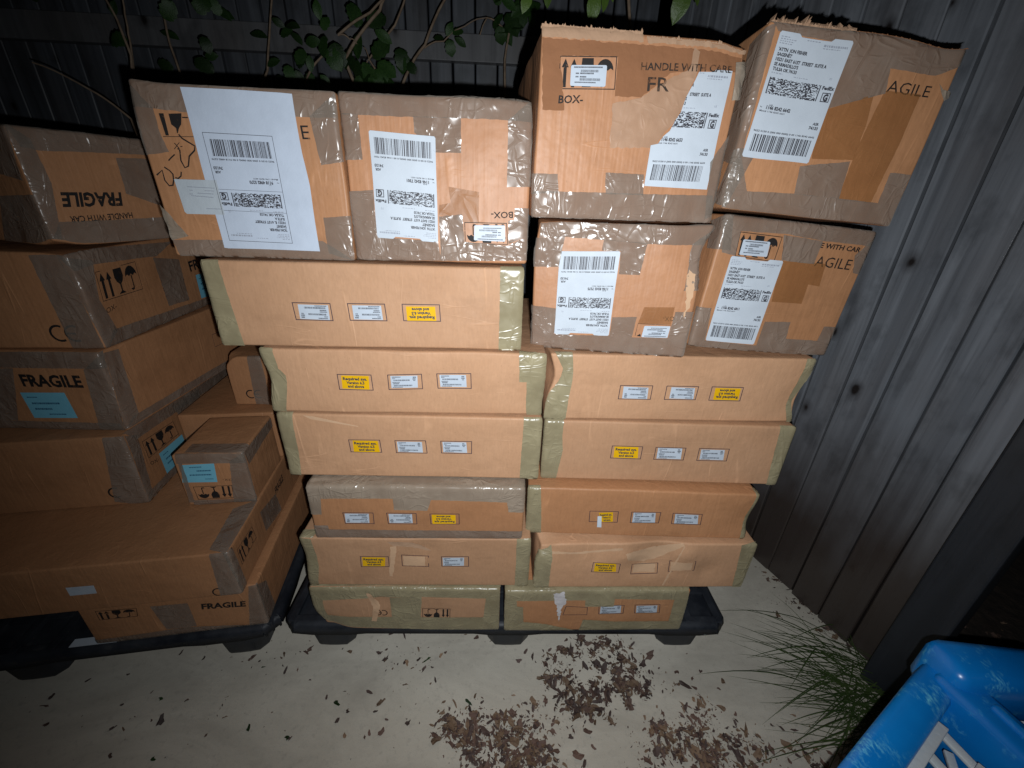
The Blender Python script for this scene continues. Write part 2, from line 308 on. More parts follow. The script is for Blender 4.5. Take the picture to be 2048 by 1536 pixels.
class Print:                     # flat print: 2D vertices and faces
    def __init__(s): s.V = []; s.F = []
    def add(s, V, F):
        b = len(s.V); s.V += [tuple(v) for v in V]; s.F += [tuple(i + b for i in f) for f in F]
    def quad(s, a, b, c, d): s.add([a, b, c, d], [(0, 1, 2, 3)])
    def rect(s, x0, y0, x1, y1): s.quad((x0, y0), (x1, y0), (x1, y1), (x0, y1))
    def text(s, st, p0, p1, p2, bold=0.02):
        V, F, w = text(st, bold); p0, p1, p2 = map(np.array, (p0, p1, p2))
        s.add([p0 + x / w * (p1 - p0) + y * (p2 - p0) for x, y in V], F)
    def frame(s, q, t):          # outline of a quad, t as a share of its height
        q = [np.array(p, float) for p in q]; c = sum(q) / 4; h = np.linalg.norm(q[3] - q[0]); ww = np.linalg.norm(q[1] - q[0])
        e1 = (q[1] - q[0]) / ww; e2 = (q[3] - q[0]) / h
        inn = [q[0] + t*e1 + t*e2, q[1] - t*e1 + t*e2, q[2] - t*e1 - t*e2, q[3] + t*e1 - t*e2]
        for i in range(4): s.quad(q[i], q[(i+1) % 4], inn[(i+1) % 4], inn[i])
    def stroke(s, pts, wd):
        pts = [np.array(p, float) for p in pts]; L = []; R = []
        for i, p in enumerate(pts):
            d = pts[min(i+1, len(pts)-1)] - pts[max(i-1, 0)]; d = d / (np.linalg.norm(d) + 1e-9); n = np.array([-d[1], d[0]]) * wd / 2
            L.append(p + n); R.append(p - n)
        for i in range(len(pts) - 1): s.quad(R[i], R[i+1], L[i+1], L[i])
    def poly(s, pts): s.add(pts, [tuple(range(len(pts)))])

def icon_shapes():               # handling marks in a unit frame (x right, y up): two arrows, goblet, umbrella
    out = []
    for x in (0.10, 0.25): out.append([(x - .028, .06), (x + .028, .06), (x + .028, .66), (x + .062, .66), (x, .92), (x - .062, .66), (x - .028, .66)])
    g = 0.49
    out.append([(g - .10, .94), (g + .10, .94), (g + .11, .66), (g + .075, .50), (g + .018, .40), (g + .016, .17), (g + .09, .07), (g - .09, .07), (g - .016, .17), (g - .018, .40), (g - .075, .50), (g - .11, .66)])
    u = 0.80; arc = [(u + .15*math.cos(a), .58 + .34*math.sin(a)) for a in np.linspace(0, math.pi, 11)]
    out.append(arc + [(u - .10, .64), (u - .05, .57), (u, .64), (u + .05, .57), (u + .10, .64)])
    out.append([(u - .013, .60), (u + .013, .60), (u + .013, .16), (u - .013, .16)])
    out.append([(u - .013, .18), (u + .013, .18), (u + .0, .09), (u - .05, .07), (u - .085, .13), (u - .065, .17), (u - .045, .13)])
    return out
ICON = icon_shapes()

# ------------------------------------------------------------------ boxes
def mknoise(seed, lo=0.1, hi=0.4, n=6):
    r = np.random.default_rng(seed); K = r.normal(size=(n, 3)); K /= np.linalg.norm(K, axis=1)[:, None]
    K *= (2*np.pi / r.uniform(lo, hi, n))[:, None]; P = r.uniform(0, 6.28, n); D = r.normal(size=(n, 3)) * 0.5
    return lambda p: (np.sin(p @ K.T + P) @ D) / math.sqrt(n)
def ridge(seed):
    r = np.random.default_rng(seed); K = r.normal(size=(5, 2)) * [38, 55]; P = r.uniform(0, 6.28, 5)
    def f(uv):
        w = uv + 0.012*np.sin(uv[:, ::-1]*38 + P[:2]); a = np.abs(np.sin(w @ K.T + P)); return np.clip((1 - a).max(axis=1) - 0.62, 0, 1) / 0.38
    return f

class Box:
    count = 0
    def __init__(s, label, loc, yaw, w, d, h, roll=0, pitch=0, corner=False, mat=None, amp=0.0011, dents=(), r=0.005, group=None, step=0.016):
        Box.count += 1; s.seed = Box.count * 13; s.w, s.d, s.h, s.r = w, d, h, r
        cy, sy = math.cos(RAD(yaw)), math.sin(RAD(yaw)); cr, sr = math.cos(RAD(roll)), math.sin(RAD(roll)); cp, sp = math.cos(RAD(pitch)), math.sin(RAD(pitch))
        s.R = np.array([[cy, -sy, 0], [sy, cy, 0], [0, 0, 1]]) @ np.array([[cr, 0, sr], [0, 1, 0], [-sr, 0, cr]]) @ np.array([[1, 0, 0], [0, cp, -sp], [0, sp, cp]])
        s.o = np.array(loc, float)
        if corner: s.o = s.o - s.R @ np.array([w/2, 0, 0])
        s.amp = amp; s.nz = mknoise(s.seed); s.dents = [(np.array(c), rad, np.array(v)) for c, rad, v in dents]
        s.e = empty('cardboard_box', s.o, s.R); tag(s.e, label, 'box', group)
        s.layer = 0
        s.build(mat or CARD, step)
    def deform(s, p):
        q = p + s.amp * s.nz(p)
        for c, rad, v in s.dents: q = q + np.exp(-((p - c)**2).sum(1) / rad**2)[:, None] * v
        return q
    def rounded(s, raw, off=0.0):
        lo = np.array([-s.w/2 + s.r, s.r, s.r]); hi = np.array([s.w/2 - s.r, s.d - s.r, s.h - s.r])
        inn = np.clip(raw, lo, hi); dv = raw - inn; dv /= (np.linalg.norm(dv, axis=1)[:, None] + 1e-12)
        off = np.asarray(off); off = off[:, None] if off.ndim else off
        return s.deform(inn + dv * s.r) + dv * off
    def build(s, mat, step):
        def axis(a, b):
            n = max(3, int((b - a) / step)); e = [0, .35*s.r, .7*s.r, s.r]
            return np.array([a + x for x in e] + list(np.linspace(a + s.r, b - s.r, n + 1)[1:-1]) + [b - x for x in e[::-1]])
        X, Y, Z = axis(-s.w/2, s.w/2), axis(0, s.d), axis(0, s.h)
        idx = {}; V = []; F = []
        def vid(p):
            key = tuple(np.round(p, 6))
            if key not in idx: idx[key] = len(V); V.append(p)
            return idx[key]
        def grid(A, B, fn, flip):
            for i in range(len(A) - 1):
                for j in range(len(B) - 1):
                    f = [vid(fn(A[i], B[j])), vid(fn(A[i+1], B[j])), vid(fn(A[i+1], B[j+1])), vid(fn(A[i], B[j+1]))]
                    F.append(f[::-1] if flip else f)
        grid(X, Z, lambda a, b: (a, 0, b), False); grid(X, Z, lambda a, b: (a, s.d, b), True)
        grid(Y, Z, lambda a, b: (s.w/2, a, b), False); grid(Y, Z, lambda a, b: (-s.w/2, a, b), True)
        grid(X, Y, lambda a, b: (a, b, s.h), False); grid(X, Y, lambda a, b: (a, b, 0), True)
        meshobj('carton', s.rounded(np.array(V, float)), F, mat, s.e)
    def uv(s, face, px, py):
        o = s.R.T @ (CAM - s.o); d = s.R.T @ ray(px, py)
        if face == 'front': t = -o[1] / d[1]; q = o + t*d; return np.array([q[0], q[2]])
        if face == 'right': t = (s.w/2 - o[0]) / d[0]; q = o + t*d; return np.array([q[1], q[2]])
        if face == 'left': t = (-s.w/2 - o[0]) / d[0]; q = o + t*d; return np.array([q[1], q[2]])
        if face == 'top': t = (s.h - o[2]) / d[2]; q = o + t*d; return np.array([q[0], q[1]])
    def P(s, face, pts): return [s.uv(face, *p) for p in pts]
    def raw(s, face, uv):
        u, v = uv[:, 0].copy(), uv[:, 1].copy(); z0 = np.zeros_like(u)
        if face == 'front':
            y = np.maximum(0, np.abs(u) - s.w/2) + np.maximum(0, v - s.h); return np.stack([np.clip(u, -s.w/2, s.w/2), y, np.clip(v, 0.0, s.h)], 1)
        if face in ('right', 'left'):
            sg = 1 if face == 'right' else -1
            x = s.w/2 - np.maximum(0, -u) - np.maximum(0, v - s.h); return np.stack([sg * x, np.clip(u, 0, s.d), np.clip(v, 0, s.h)], 1)
        z = s.h - np.maximum(0, -v) - np.maximum(0, np.abs(u) - s.w/2); return np.stack([np.clip(u, -s.w/2, s.w/2), np.clip(v, 0, s.d), z], 1)
    def map(s, face, uv, off): return s.rounded(s.raw(face, np.asarray(uv, float)), off)
    def decal(s, name, face, poly, mat, off=0.0008, step=0.006, wrink=0.0, jag=0.0, parent=None, px=True):
        poly = s.P(face, poly) if px else [np.array(p) for p in poly]
        s.layer += 1; off = off + 0.00012 * s.layer
        r = random.Random(s.seed + s.layer); B = []
        for i, a in enumerate(poly):
            b = poly[(i+1) % len(poly)]; L = np.linalg.norm(b - a); n = max(1, int(L / step)); nn = np.array([-(b - a)[1], (b - a)[0]]) / (L + 1e-9)
            for t in range(n):
                p = a + (b - a) * t / n
                if jag and t: p = p + nn * r.uniform(-jag, jag)
                B.append(p)
        B = np.array(B); lo, hi = B.min(0), B.max(0)
        gx, gy = np.meshgrid(np.arange(lo[0] + step/2, hi[0], step), np.arange(lo[1] + step/2, hi[1], step)); G = np.stack([gx.ravel(), gy.ravel()], 1)
        inside = np.zeros(len(G), bool); j = len(B) - 1
        for i in range(len(B)):
            xi, yi = B[i]; xj, yj = B[j]; c = ((yi > G[:, 1]) != (yj > G[:, 1])) & (G[:, 0] < (xj - xi) * (G[:, 1] - yi) / (yj - yi + 1e-12) + xi); inside ^= c; j = i
        G = G[inside]
        n = len(B); allp = [Vector(p) for p in B] + [Vector(p) for p in G]
        V2, _, F, *_ = delaunay_2d_cdt(allp, [], [list(range(n))], 1, 1e-5)
        uv = np.array([tuple(v) for v in V2]); F = [f for f in F if len(set(f)) == len(f)]
        o = np.full(len(uv), off)
        if wrink: o = o + wrink * ridge(s.seed + s.layer)(uv)
        # keep winding outward
        V = s.map(face, uv, o); a, b, c = (np.array(V[i]) for i in F[0]); nrm = np.cross(b - a, c - a); outw = {'front': (0, -1, 0), 'right': (1, 0, 0), 'left': (-1, 0, 0), 'top': (0, 0, 1)}[face]
        if nrm @ np.array(outw) < 0: F = [f[::-1] for f in F]
        ob = meshobj(name, V, F, mat, parent or s.e)
        s.lastoff = off; return ob
    def ink(s, name, face, pr, mat, off=0.0005, parent=None, clip=None):
        if not pr.F: return None
        uv = np.array(pr.V); F = pr.F
        if clip is not None:
            keep = []
            for f in F:
                c = uv[list(f)].mean(0); ins = False; j = len(clip) - 1
                for i in range(len(clip)):
                    if ((clip[i][1] > c[1]) != (clip[j][1] > c[1])) and (c[0] < (clip[j][0] - clip[i][0]) * (c[1] - clip[i][1]) / (clip[j][1] - clip[i][1] + 1e-12) + clip[i][0]): ins = not ins
                    j = i
                if ins: keep.append(f)
            F = keep
        V = s.map(face, uv, np.full(len(uv), off))
        return meshobj(name, V, F, mat, parent or s.e, False)
    # --- convenience
    def tape(s, face, poly, mat=None, wr=0.0006): return s.decal('packing_tape', face, poly, mat or TAPE, 0.0009, 0.006, wr * 0.6, 0.0005)
    def word(s, face, st, p0, p1, p2, mat=None, bold=0.03, off=0.0005, name='printed_word'):
        pr = Print(); pr.text(st, *s.P(face, (p0, p1, p2)), bold=bold); return s.ink(name, face, pr, mat or INK, off)
    def icons(s, face, q, which=(0, 1, 2, 3, 4, 5), mat=None, frame=True):     # q: px of top-left, top-right, bottom-right, bottom-left in reading order
        tl, tr, br, bl = s.P(face, q); pr = Print()
        for i in which: pr.poly([(bl*(1-x) + br*x)*(1-y) + (tl*(1-x) + tr*x)*y for x, y in ICON[i]])
        if frame: pr.frame([tl, tr, br, bl], 0.0012)
        return s.ink('handling_symbols', face, pr, mat or INK)
    def ce(s, face, c, hgt, n=2, up=1, mat=None):
        cx, cy = s.uv(face, *c); h = abs(s.uv(face, c[0], c[1] - hgt/2)[1] - s.uv(face, c[0], c[1] + hgt/2)[1]) / 2; pr = Print()
        for q in range(n):
            x0 = cx + q*h*1.75*up; A = np.linspace(RAD(62), RAD(298), 14); pr.stroke([(x0 + up*h*math.cos(a), cy + h*math.sin(a)) for a in A], h*0.28)
            if q == 1: pr.stroke([(x0 - up*h, cy), (x0 + up*h*0.2, cy)], h*0.26)
        return s.ink('conformity_mark', face, pr, mat or INK)
    def sticker(s, q, kind, flip=False, frame=None, curl=False):
        """white or yellow product sticker in its printed frame, on the front"""
        if frame is not None:
            pr = Print(); pr.frame(s.P('front', frame), 0.0016); s.ink('sticker_frame', 'front', pr, FRAMEI, 0.0004)
        if kind is None: return
        uvq = s.P('front', q)
        if kind == 'torn':
            s.decal('torn_sticker_residue', 'front', q, SCUFF, 0.0003, 0.005, 0.0003, 0.0008); return
        ob = s.decal('sticker', 'front', q, YEL if kind == 'y' else STICK, 0.0005, 0.008)
        a, b, c, d = [np.array(p) for p in uvq]
        if flip: a, b, c, d = c, d, a, b
        L = lambda x, y: a*(1-x)*(1-y) + b*x*(1-y) + c*x*y + d*(1-x)*y
        pr = Print(); T = lambda st, x0, x1, y0, hh, bo=0.0: pr.text(st, L(x0, y0), L(x1, y0), L(x0, y0 - hh), bold=bo)
        if kind == 'y':
            T('Required sys.', .05, .93, .33, .22, .045); T('Version 6.5', .17, .83, .62, .21, .045); T('and above', .21, .81, .89, .21, .045)
        else:
            r = random.Random(s.seed + s.layer)
            for x0, x1, y0, hh in ((.06, .36, .06, .07), (.06, .16, .18, .06), (.83, .92, .08, .10), (.82, .93, .22, .10), (.84, .92, .36, .07), (.06, .30, .50, .06), (.08, .28, .60, .08), (.06, .42, .90, .06)):
                x = x0
                while x < x1: wv = r.uniform(.012, .03); pr.quad(L(x, y0), L(x + wv, y0), L(x + wv, y0 + hh), L(x, y0 + hh)); x += wv + .008
            for y0, x1 in ((.30, .70), (.74, .80)):
                x = .10
                while x < x1:
                    wv = r.choice((.008, .013, .02)); pr.quad(L(x, y0), L(x + wv, y0), L(x + wv, y0 + .12), L(x, y0 + .12)); x += wv + r.choice((.008, .013))
        s.ink('print', 'front', pr, LINK_, s.lastoff + 0.00035, ob)
    def blue(s, face, q, flip=False):
        ob = s.decal('blue_sticker', face, q, BLU, 0.0006, 0.008); a, b, c, d = s.P(face, q)
        if flip: a, b, c, d = c, d, a, b
        L = lambda x, y: a*(1-x)*(1-y) + b*x*(1-y) + c*x*y + d*(1-x)*y
        pr = Print(); r = random.Random(s.seed)
        for y0, x0, x1, hh in ((.38, .14, .74, .07), (.60, .14, .54, .07), (.82, .4, .78, .05), (.16, .1, .3, .04)):
            x = x0
            while x < x1:
                wv = r.uniform(.02, .05); pr.quad(L(x, y0), L(x + wv, y0), L(x + wv, y0 + hh), L(x, y0 + hh)); x += wv + .01
        s.ink('print', face, pr, BINK, s.lastoff + 0.0003, ob)
    def small_label(s, q, flip=False):
        ob = s.decal('serial_label', 'front', s.round_quad(q), STICK, 0.0010, 0.008); a, b, c, d = s.P('front', q)
        if flip: a, b, c, d = c, d, a, b
        L = lambda x, y: a*(1-x)*(1-y) + b*x*(1-y) + c*x*y + d*(1-x)*y
        pr = Print(); T = lambda st, x0, x1, y0, hh, bo=0.0: pr.text(st, L(x0, y0), L(x1, y0), L(x0, y0 - hh), bold=bo); r = random.Random(s.seed + 5)
        for x0, x1, y0, hh in ((.08, .88, .07, .07), (.14, .22, .36, .07), (.26, .62, .36, .07), (.14, .22, .52, .07), (.26, .42, .52, .07), (.12, .70, .79, .06)):
            x = x0
            while x < x1: wv = r.uniform(.012, .03); pr.quad(L(x, y0), L(x + wv, y0), L(x + wv, y0 + hh), L(x, y0 + hh)); x += wv + .007
        for y0, x0, x1 in ((.22, .28, .76), (.62, .26, .84)):
            x = x0
            while x < x1:
                wv = r.choice((.008, .013)); pr.quad(L(x, y0), L(x + wv, y0), L(x + wv, y0 + .12), L(x, y0 + .12)); x += wv + r.choice((.008, .011))
        s.ink('print', 'front', pr, LINK_, s.lastoff + 0.00035, ob)
    def round_quad(s, q, f=0.07):
        q = [np.array(p, float) for p in q]; out = []
        for i in range(4):
            a, b, c = q[i-1], q[i], q[(i+1) % 4]; ua = (a - b); uc = (c - b); m = min(np.linalg.norm(ua), np.linalg.norm(uc)) * f
            out += [b + ua/np.linalg.norm(ua)*m, b + (ua/np.linalg.norm(ua) + uc/np.linalg.norm(uc))*m*0.3, b + uc/np.linalg.norm(uc)*m]
        return out
    def ship_label(s, TL, TR, BL, number, count, clip=None, notch=True, mat=None, addr=None, outline=False, wr=0.0):
        """courier label; corners in reading order. Content laid out on a unit sheet, y down."""
        tl, tr, bl = s.P('front', (TL, TR, BL)); ex, ey = tr - tl, bl - tl
        L = lambda x, y: tl + ex*x + ey*y
        asp = np.linalg.norm(ey) / np.linalg.norm(ex)
        if clip is not None: poly = [s.uv('front', *p) for p in clip]
        elif notch: poly = [L(x, y) for x, y in ((0, .015), (.02, 0), (.26, .0), (.30, .022), (.70, .022), (.74, 0), (.98, 0), (1, .015), (1, .985), (.98, 1), (.02, 1), (0, .985))]
        else: poly = [L(0, 0), L(1, 0), L(1, 1), L(0, 1)]
        ob = s.decal('shipping_label', 'front', poly, mat or PAPER, 0.0012, 0.010, wr, px=False)
        pr = Print(); ft = Print(); r = random.Random(int(number.replace(' ', '')) % 9999)
        def T(st, x0, y0, hh, wx=0.62, to=pr, bo=0.02):
            V, F, w = text(st, bo); x1 = x0 + w*hh*asp*wx; to.text(st, L(x0, y0), L(x1, y0), L(x0, y0 - hh), bold=bo)
        def row(x0, x1, y0, hh, to, g=.012):
            x = x0
            while x < x1:
                wv = r.uniform(.012, .04); to.quad(L(x, y0), L(min(x + wv, x1), y0), L(min(x + wv, x1), y0 + hh), L(x, y0 + hh)); x += wv + g
        for i, x1 in enumerate((.16, .24, .22, .20)): row(.03, x1, .035 + i*.016, .007, ft)
        row(.38, .56, .035, .007, ft); row(.62, .95, .05, .016, ft, .01); row(.62, .86, .075, .007, ft)
        for i, (t, x1) in enumerate(addr or (("'ATTN  JON FISHER", .44), ('SAGENET', .25), ('10221 EAST 61ST  STREET  SUITE A', .76), ("SE ARMADILLO'S", .38), ('TULSA OK 74133', .38))):
            y0 = .143 + i*.037; pr.text(t, L(.045, y0), L(x1, y0), L(.045, y0 - .0255), bold=.045)
        row(.045, .2, .306, .008, ft); row(.36, .56, .312, .006, ft)
        T('(US)', .86, .30, .018, .6, ft)
        nx, ny = 62, 22; x0, x1, y0, y1 = .06, .76, .345, .475
        for j in range(ny):
            i = 0
            while i < nx:
                on = r.random() < .5; n = r.choice((1, 1, 2, 3)) if on else r.choice((1, 1, 2)); n = min(n, nx - i)
                if on: pr.quad(*[L(x0 + (x1-x0)*a/nx, y0 + (y1-y0)*b/ny) for a, b in ((i, j), (i+n, j), (i+n, j+1), (i, j+1))])
                i += n
        for a in (.045, .77): pr.quad(L(a, y0), L(a + .015, y0), L(a + .015, y1), L(a, y1))
        pr.text('FedEx', L(.81, .378), L(.985, .378), L(.81, .350), bold=.05); g = [L(.84, .40), L(.965, .40), L(.965, .475), L(.84, .475)]; pr.frame(g, 0.0012); pr.text('G', L(.868, .464), L(.938, .464), L(.868, .410), bold=.06)
        T(count, .15, .566, .014, .6); T('TRK#', .03, .588, .010, .6); pr.text(number, L(.12, .594), L(.47, .594), L(.12, .565), bold=.045); pr.text('Mstr# 1146 8242 6631', L(.04, .619), L(.40, .619), L(.04, .605), bold=.02)
        pr.text('ASR', L(.86, .670), L(.95, .670), L(.86, .647), bold=.04); pr.text('74133', L(.82, .708), L(.955, .708), L(.82, .682), bold=.045)
        pr.text('9622 0150 0 (000 000 0000) 0 00 ' + number, L(.045, .780), L(.95, .780), L(.045, .765), bold=.03)
        x = .07
        while x < .93:
            wv = r.choice((.006, .006, .012, .018)); pr.quad(L(x, .80), L(x + wv, .80), L(x + wv, .945), L(x, .945)); x += wv + r.choice((.006, .006, .010, .016))
        if outline: pr.frame([L(0, 0), L(1, 0), L(1, 1), L(0, 1)], 0.0007); pr.quad(L(0, .50), L(1, .50), L(1, .503), L(0, .503)); pr.quad(L(0, .30), L(1, .30), L(1, .303), L(0, .303))
        s.ink('print', 'front', pr, LINK_, s.lastoff + 0.0004, ob, poly if clip is not None else None)
        s.ink('faint_print', 'front', ft, LINKF, s.lastoff + 0.0004, ob, poly if clip is not None else None)
        return ob

def crop(x0, y0, s): return lambda *pts: [(x0 + s*a, y0 + s*b) for a, b in pts]

# ---- pallets
def make_pallet(label, corner, yaw, w=1.16, d=1.0, h=0.125):
    """nestable black plastic pallet: ribbed deck, rim, nine tapered hollow feet; corner = front right corner of the deck"""
    R = np.array([[math.cos(RAD(yaw)), -math.sin(RAD(yaw)), 0], [math.sin(RAD(yaw)), math.cos(RAD(yaw)), 0], [0, 0, 1]])
    e = empty('plastic_pallet', np.array([*corner, 0.0]) - R @ np.array([w/2, 0, 0]), R); tag(e, label, 'pallet', 'black plastic pallets under the boxes')
    # rim: flared skirt with notches between the feet
    V = []; F = []
    def skirt(a, b, n):
        a = np.array(a); b = np.array(b); n = np.array(n); m = 24; base = len(V)
        for i in range(m + 1):
            p = a + (b - a)*i/m; t = i/m
            low = 0.100 if min(abs(t - .09), abs(t - .5), abs(t - .91)) > .07 else 0.094
            V.append((*(p - n*0.012), h)); V.append((*(p - n*0.004), h - 0.002)); V.append((*(p + n*0.001), h - 0.008)); V.append((*(p + n*0.006), low)); V.append((*(p - n*0.004), low))
        for i in range(m):
            for j in range(4): q = base + i*5 + j; F.append((q, q + 5, q + 6, q + 1))
    x0, x1 = -w/2, w/2; c = 0.03
    skirt((x0 + c, 0), (x1 - c, 0), (0, -1)); skirt((x1, c), (x1, d - c), (1, 0)); skirt((x1 - c, d), (x0 + c, d), (0, 1)); skirt((x0, d - c), (x0, c), (-1, 0))
    s2 = .7071
    skirt((x1 - c, 0), (x1, c), (s2, -s2)); skirt((x0, c), (x0 + c, 0), (-s2, -s2)); skirt((x1, d - c), (x1 - c, d), (s2, s2)); skirt((x0 + c, d), (x0, d - c), (-s2, s2))
    meshobj('rim', V, F, PLAST, e)
    V = []; F = []
    def add(vf): b = len(V); V.extend(vf[0]); F.extend([tuple(i + b for i in f) for f in vf[1]])
    add(boxmesh(x0 + .02, x1 - .02, .02, d - .02, h - 0.024, h - 0.012, 0))
    meshobj('deck', V, F, PLAST, e, False); 
    for i in range(15):
        x = x0 + .02 + (w - .04)*i/14; vf = boxmesh(x - .009, x + .009, .012, d - .012, h - .0125, h - .0005, .0012); meshobj('deck_rib', *vf, PLAST, e, False)
    for i in range(12):
        y = .02 + (d - .04)*i/11; vf = boxmesh(x0 + .012, x1 - .012, y - .009, y + .009, h - .012, h - .0015, .0012); meshobj('deck_rib', *vf, PLAST, e, False)
    for fx in (x0 + .105, 0.0, x1 - .105):
        for fy in (.082, d/2, d - .082):
            V = []; F = []; n = 16
            for z, sx, sy in ((h - .02, .074, .070), (0.085, .068, .066), (0.012, .057, .058), (0.003, .054, .055), (0.0, .050, .051)):
                for q in range(n):
                    a = 2*math.pi*(q + .5)/n; ca, sa = math.cos(a), math.sin(a); k_ = (abs(ca)**5 + abs(sa)**5)**(-1/5)
                    V.append((fx + sx*k_*ca, fy + sy*k_*sa, z))
            for z in range(4):
                for q in range(n): F.append((z*n + q, (z+1)*n + q, (z+1)*n + (q+1) % n, z*n + (q+1) % n))
            F.append(tuple(range(4*n, 5*n))); meshobj('foot', V, F, PLAST, e)
    return e
make_pallet('black plastic pallet under the central stack of flat boxes', (0.632, 0.688), -1.0)
make_pallet('black plastic pallet under the dark left stack of boxes', (-0.541, 0.704), 7.0)

GF = 'flat boxes with three framed stickers, stacked in two columns'; GC = 'courier boxes with white shipping labels on top of the stack'; GL = 'boxes stacked on the left pallet'
# ---- central stack, left column (bottom to top)
z = crop(560, 930, .2539)
b = Box('flat box sealed all over with olive tape on the pallet, handling symbols upside down', (-.2015, .690, .126), -1.2, .455, .52, .150, group=GF, dents=[((-.22, 0, .0), .05, (.018, .008, .012)), ((-.06, 0, .1), .02, (0, .006, 0))])
b.icons('front', [*z((1338, 1203), (1122, 1200), (1120, 1125), (1340, 1130))]); b.ce('front', z((818, 1165))[0], 9, 2, -1)
for q in (((215, 960), (1735, 960), (1732, 1052), (1115, 1034), (330, 1062), (225, 1060)), ((250, 1195), (1728, 1195), (1720, 1300), (340, 1272), (262, 1230)), ((215, 965), (335, 1055), (360, 1215), (340, 1270), (250, 1190)), ((862, 1045), (1116, 1030), (1108, 1210), (888, 1215)), ((1622, 1040), (1735, 1000), (1722, 1290), (1600, 1215))): b.tape('front', z(*q), TAPEO)
b.tape('top', [(614, 1172), (1002, 1173), (1003, 1150), (612, 1150)], TAPEO)
b.decal('torn_patch', 'front', z((680, 1005), (715, 1010), (760, 1070), (790, 1110), (765, 1225), (725, 1220), (735, 1120), (700, 1050)), SCUFF, 0.0014, .004, .0012, .001)
b = Box('flat box with a small puncture and one torn-away sticker, second from the pallet, left column', (-.1665, .696, .279), -.9, .518, .455, .149, group=GF, dents=[((-.25, 0, .09), .04, (.004, .003, 0)), ((.02, 0, .12), .025, (0, .006, -.002))])
F4 = lambda *p: z(*p)
b.sticker(z((645, 726), (828, 728), (826, 795), (652, 795)), 'y', False, z((628, 720), (853, 720), (862, 800), (637, 802)))
b.sticker(z((968, 714), (1140, 724), (1145, 794), (972, 788)), 'torn', False, z((952, 706), (1170, 720), (1174, 800), (960, 794)))
b.sticker(z((1280, 730), (1450, 730), (1450, 792), (1285, 792)), 'w', False, z((1268, 722), (1488, 722), (1490, 800), (1272, 798)))
b.tape('front', z((120, 570), (245, 585), (262, 680), (300, 800), (312, 952), (235, 950), (180, 800)), TAPEO); b.tape('front', z((1865, 585), (1985, 580), (1960, 955), (1850, 955)), TAPEO)
b.tape('top', [(590, 1075), (625, 1076), (640, 1060), (598, 1060)], TAPEO)
b.decal('torn_patch', 'front', z((840, 600), (900, 598), (1030, 605), (1120, 640), (1190, 680), (1130, 672), (1020, 640), (890, 632)), TORN, .0006, .004, .001, .001)
b.decal('scuff', 'front', z((868, 640), (915, 635), (905, 760), (890, 870), (862, 866)), SCUFF, .0004, .005, .0005, .0015)
pr = Print(); pr.poly([b.uv('front', *z((880 + 9*math.cos(t), 674 + 9*math.sin(t)))[0]) for t in np.linspace(0, 5.6, 8)]); b.ink('puncture', 'front', pr, FRAMEI, .0016)
b = Box('flat box with grey tape along its upper edge, jutting forward in the left column', (-.157, .6965, .430), -.7, .459, .53, .143, mat=CARDW, group=GF)
b.sticker(z((510, 380), (702, 382), (708, 453), (522, 452)), 'w', True, z((492, 372), (738, 374), (748, 462), (515, 460)))
b.sticker(z((857, 382), (1040, 383), (1047, 452), (865, 452)), 'w', True, z((838, 374), (1075, 376), (1083, 462), (853, 461)))
b.sticker(z((1196, 386), (1385, 390), (1387, 458), (1203, 458)), 'y', True, z((1178, 380), (1415, 381), (1418, 464), (1188, 462)))
b.tape('front', z((195, 120), (1945, 150), (1930, 370), (1800, 365), (1790, 290), (1190, 270), (1160, 355), (900, 350), (890, 262), (320, 260), (330, 385), (245, 385)), TAPEF)
b.tape('front', z((272, 470), (380, 470), (390, 500), (1910, 515), (1895, 585), (285, 572)), TAPE); b.tape('top', [(612, 966), (1052, 974), (1050, 940), (625, 935)], TAPEF)
z = crop(380, 500, .3516)
b = Box('clean flat box with green-grey taped ends, fourth from the pallet in the left column', (-.1635, .7265, .5755), -1.2, .532, .455, .151, group=GF)
b.sticker(z((925, 1083), (1068, 1086), (1080, 1150), (932, 1147)), 'y', False, z((900, 1078), (1080, 1080), (1093, 1153), (914, 1150)))
b.sticker(z((1176, 1090), (1317, 1092), (1324, 1152), (1184, 1148)), 'w', False, z((1162, 1083), (1340, 1084), (1350, 1158), (1172, 1155)))
b.sticker(z((1434, 1092), (1570, 1094), (1576, 1153), (1440, 1150)), 'w', False, z((1422, 1086), (1603, 1088), (1603, 1160), (1427, 1157)))
b.tape('front', z((462, 915), (580, 918), (592, 1000), (620, 1150), (638, 1290), (565, 1290)), TAPEO); b.tape('front', z((1900, 948), (2012, 950), (1985, 1312), (1875, 1308)), TAPEO)
b.decal('scuff', 'front', z((640, 940), (700, 945), (960, 1000), (955, 1004), (690, 962)), SCUFF, .0004, .006)
b = Box('flat box with a crumpled olive-taped left end under the widest top flat box', (-.1655, .7315, .7295), -.5, .537, .455, .134, group=GF, dents=[((-.268, 0, .07), .04, (.008, .003, 0)), ((.1, 0, .0), .08, (0, .003, 0)), ((.26, 0, .02), .04, (-.004, .003, 0))])
b.sticker(z((860, 714), (1015, 714), (1020, 790), (868, 786)), 'y', False, z((835, 706), (1030, 706), (1043, 796), (850, 794)))
b.sticker(z((1138, 712), (1293, 712), (1296, 782), (1145, 782)), 'w', False, z((1120, 705), (1318, 703), (1325, 792), (1128, 793)))
b.sticker(z((1418, 711), (1570, 712), (1572, 780), (1424, 780)), 'w', False, z((1400, 703), (1600, 702), (1600, 790), (1408, 790)))
b.tape('front', z((378, 545), (465, 555), (490, 670), (535, 710), (545, 800), (552, 915), (468, 925)), TAPEO, .0022); b.tape('front', z((1872, 555), (2035, 585), (2012, 945), (1920, 945), (1915, 750), (1872, 748)), TAPEO, .0018)
